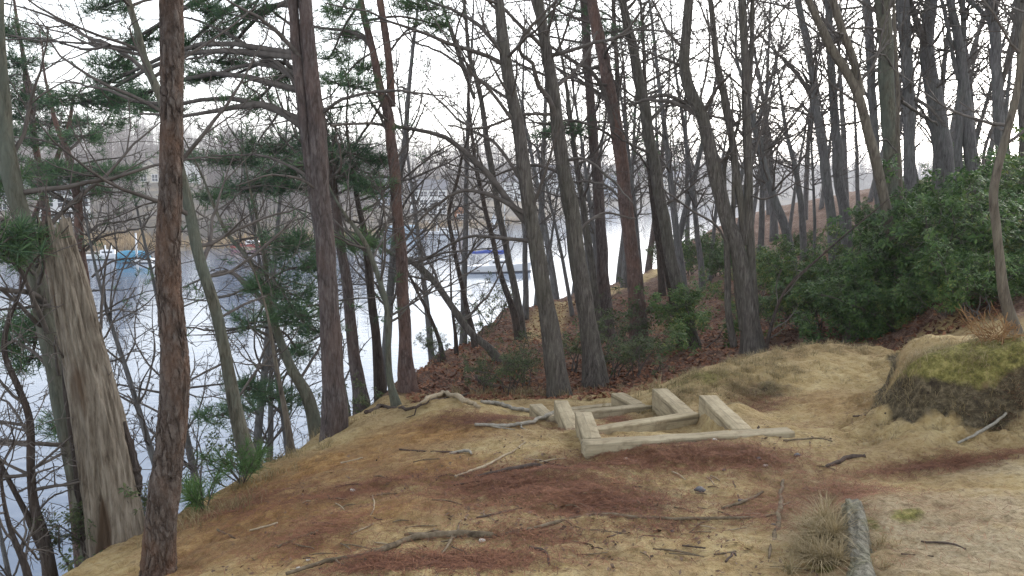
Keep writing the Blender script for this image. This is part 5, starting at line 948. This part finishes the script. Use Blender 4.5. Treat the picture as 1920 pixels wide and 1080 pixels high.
tuft_field([(250,985,.12,.15,1),(330,990,.2,.2,.5),(420,960,.2,.2,.6),(480,900,.2,.2,.5),(560,850,.2,.2,.5),(640,800,.3,.2,.4)], 75, 16, .10, .0018)
tuft_field([(930,745,.5,.5,1),(1000,740,.4,.4,1),(1090,740,.4,.3,.7),(1240,725,.3,.3,.8),(1240,620,1,1.4,.5),(960,690,.8,1.5,.4)], 130, 18, .13, .003)
tag(mb.build('grass', M['grass'], None, False), 'dry straw and green grass on the mound, bank and beside the log', kind='stuff')
M['flake'] = leaf_mat('bark_flakes', [(.05, (.05, .035, .026)), (.45, (.12, .08, .055)), (.75, (.2, .14, .1)), (.97, (.42, .36, .27))], .85, .02)
mb = MB()
def needles_on(p, ln, wdt, lift=.006):
    n = len(p); a = rng.uniform(0, 6.28, n); L = ln * rng.uniform(.5, 1.2, n); d = np.stack([np.cos(a), np.sin(a), rng.normal(0, .12, n)], -1) * L[:, None] / 2; s = np.stack([-np.sin(a), np.cos(a), 0 * a], -1) * wdt
    c = p + [0, 0, lift] + np.array([0, 0, 1]) * rng.uniform(0, .008, n)[:, None]; v = np.stack([c - d - s, c - d + s, c + d + s * .4, c + d - s * .4], 1); mb.add(v.reshape(-1, 3), np.arange(4 * n).reshape(-1, 4))
needles_on(scatter([(u, v, rx * .85, ry * .95, a) for u, v, rx, ry, a in LITTER], 38000), .075, .0014)
needles_on(scatter([(960,960,1.6,.9,1),(1250,900,.9,.7,.8),(700,900,1,1,.9),(500,960,.5,.6,.8),(1700,1000,.6,.5,.6),(1560,800,.4,.8,.5)], 15000), .06, .0011)
n = 42000; Yp = rng.uniform(8.8, 24, n) ** 1.0; up_ = rng.uniform(760, 1900, n); pp = P(up_, np.full(n, 500.), Yp); pp[:, 2] = H(pp[:, 0], pp[:, 1]); d_, _, _ = edge(pp[:, 0], pp[:, 1]); pp = pp[d_ < .5]
n = len(pp); a = rng.uniform(0, 6.28, n); L = rng.uniform(.018, .042, n); d = np.stack([np.cos(a), np.sin(a), rng.normal(0, .4, n)], -1) * L[:, None]; s = np.stack([-np.sin(a), np.cos(a), rng.normal(0, .4, n)], -1) * L[:, None] * .5; c = pp + [0, 0, .018]
mb.add(np.stack([c - d, c - s, c + d, c + s], 1).reshape(-1, 3), np.arange(4 * n).reshape(-1, 4))
for k_, (n, lo, hi) in enumerate(((2600, .005, .014), (800, .008, .019))):
    pp = scatter([(960,980,1.6,.8,1),(1250,920,1.0,.6,1),(750,900,.9,.9,.8),(1700,1000,.7,.5,.7),(1500,860,.6,.6,.9)], n); pp = pp[rng.uniform(0, 1, len(pp)) < smooth(-.1, .5, fbm(pp[:, 0] * 1.7, pp[:, 1] * 1.7, 81, 3))]; n = len(pp); a = rng.uniform(0, 6.28, n); L = rng.uniform(lo, hi, n)
    d = np.stack([np.cos(a), np.sin(a), rng.normal(0, .35, n)], -1) * L[:, None]; s = np.stack([-np.sin(a), np.cos(a), rng.normal(0, .5, n)], -1) * (L * rng.uniform(.25, .7, n))[:, None]; c = pp + [0, 0, .007]
    mb.add(np.stack([c - d, c - s, c + d, c + s], 1).reshape(-1, 3), np.arange(4 * n).reshape(-1, 4), m=1)
tag(mb.build('litter', [M['litter'], M['flake']], None, False), 'red brown pine needles and dead leaves strewn over the ground', kind='stuff')
for l_, n_ in LABELS.items():
    if len(n_) > 1 and 'tiny broken twig' not in l_: print('DUP LABEL', l_, n_)

# ------------------------------------------------------------------ air
hz = MB(); hz.box((-830, -115, WATER - 2.6), (1230, 1230, 62)); hz.build('haze', None)
hm = bpy.data.materials.new('haze_air'); hm.use_nodes = True; hn = hm.node_tree; hn.nodes.clear(); ho = hn.nodes.new('ShaderNodeOutputMaterial'); hv = hn.nodes.new('ShaderNodeVolumePrincipled')
hv.inputs['Color'].default_value = (.93, .94, .97, 1); hv.inputs['Density'].default_value = .0006; hv.inputs['Anisotropy'].default_value = .2; hn.links.new(hv.outputs[0], ho.inputs['Volume'])
h_ = bpy.data.objects['haze']; h_.data.materials.clear(); h_.data.materials.append(hm); tag(h_, 'thin pale haze over the river', kind='stuff')
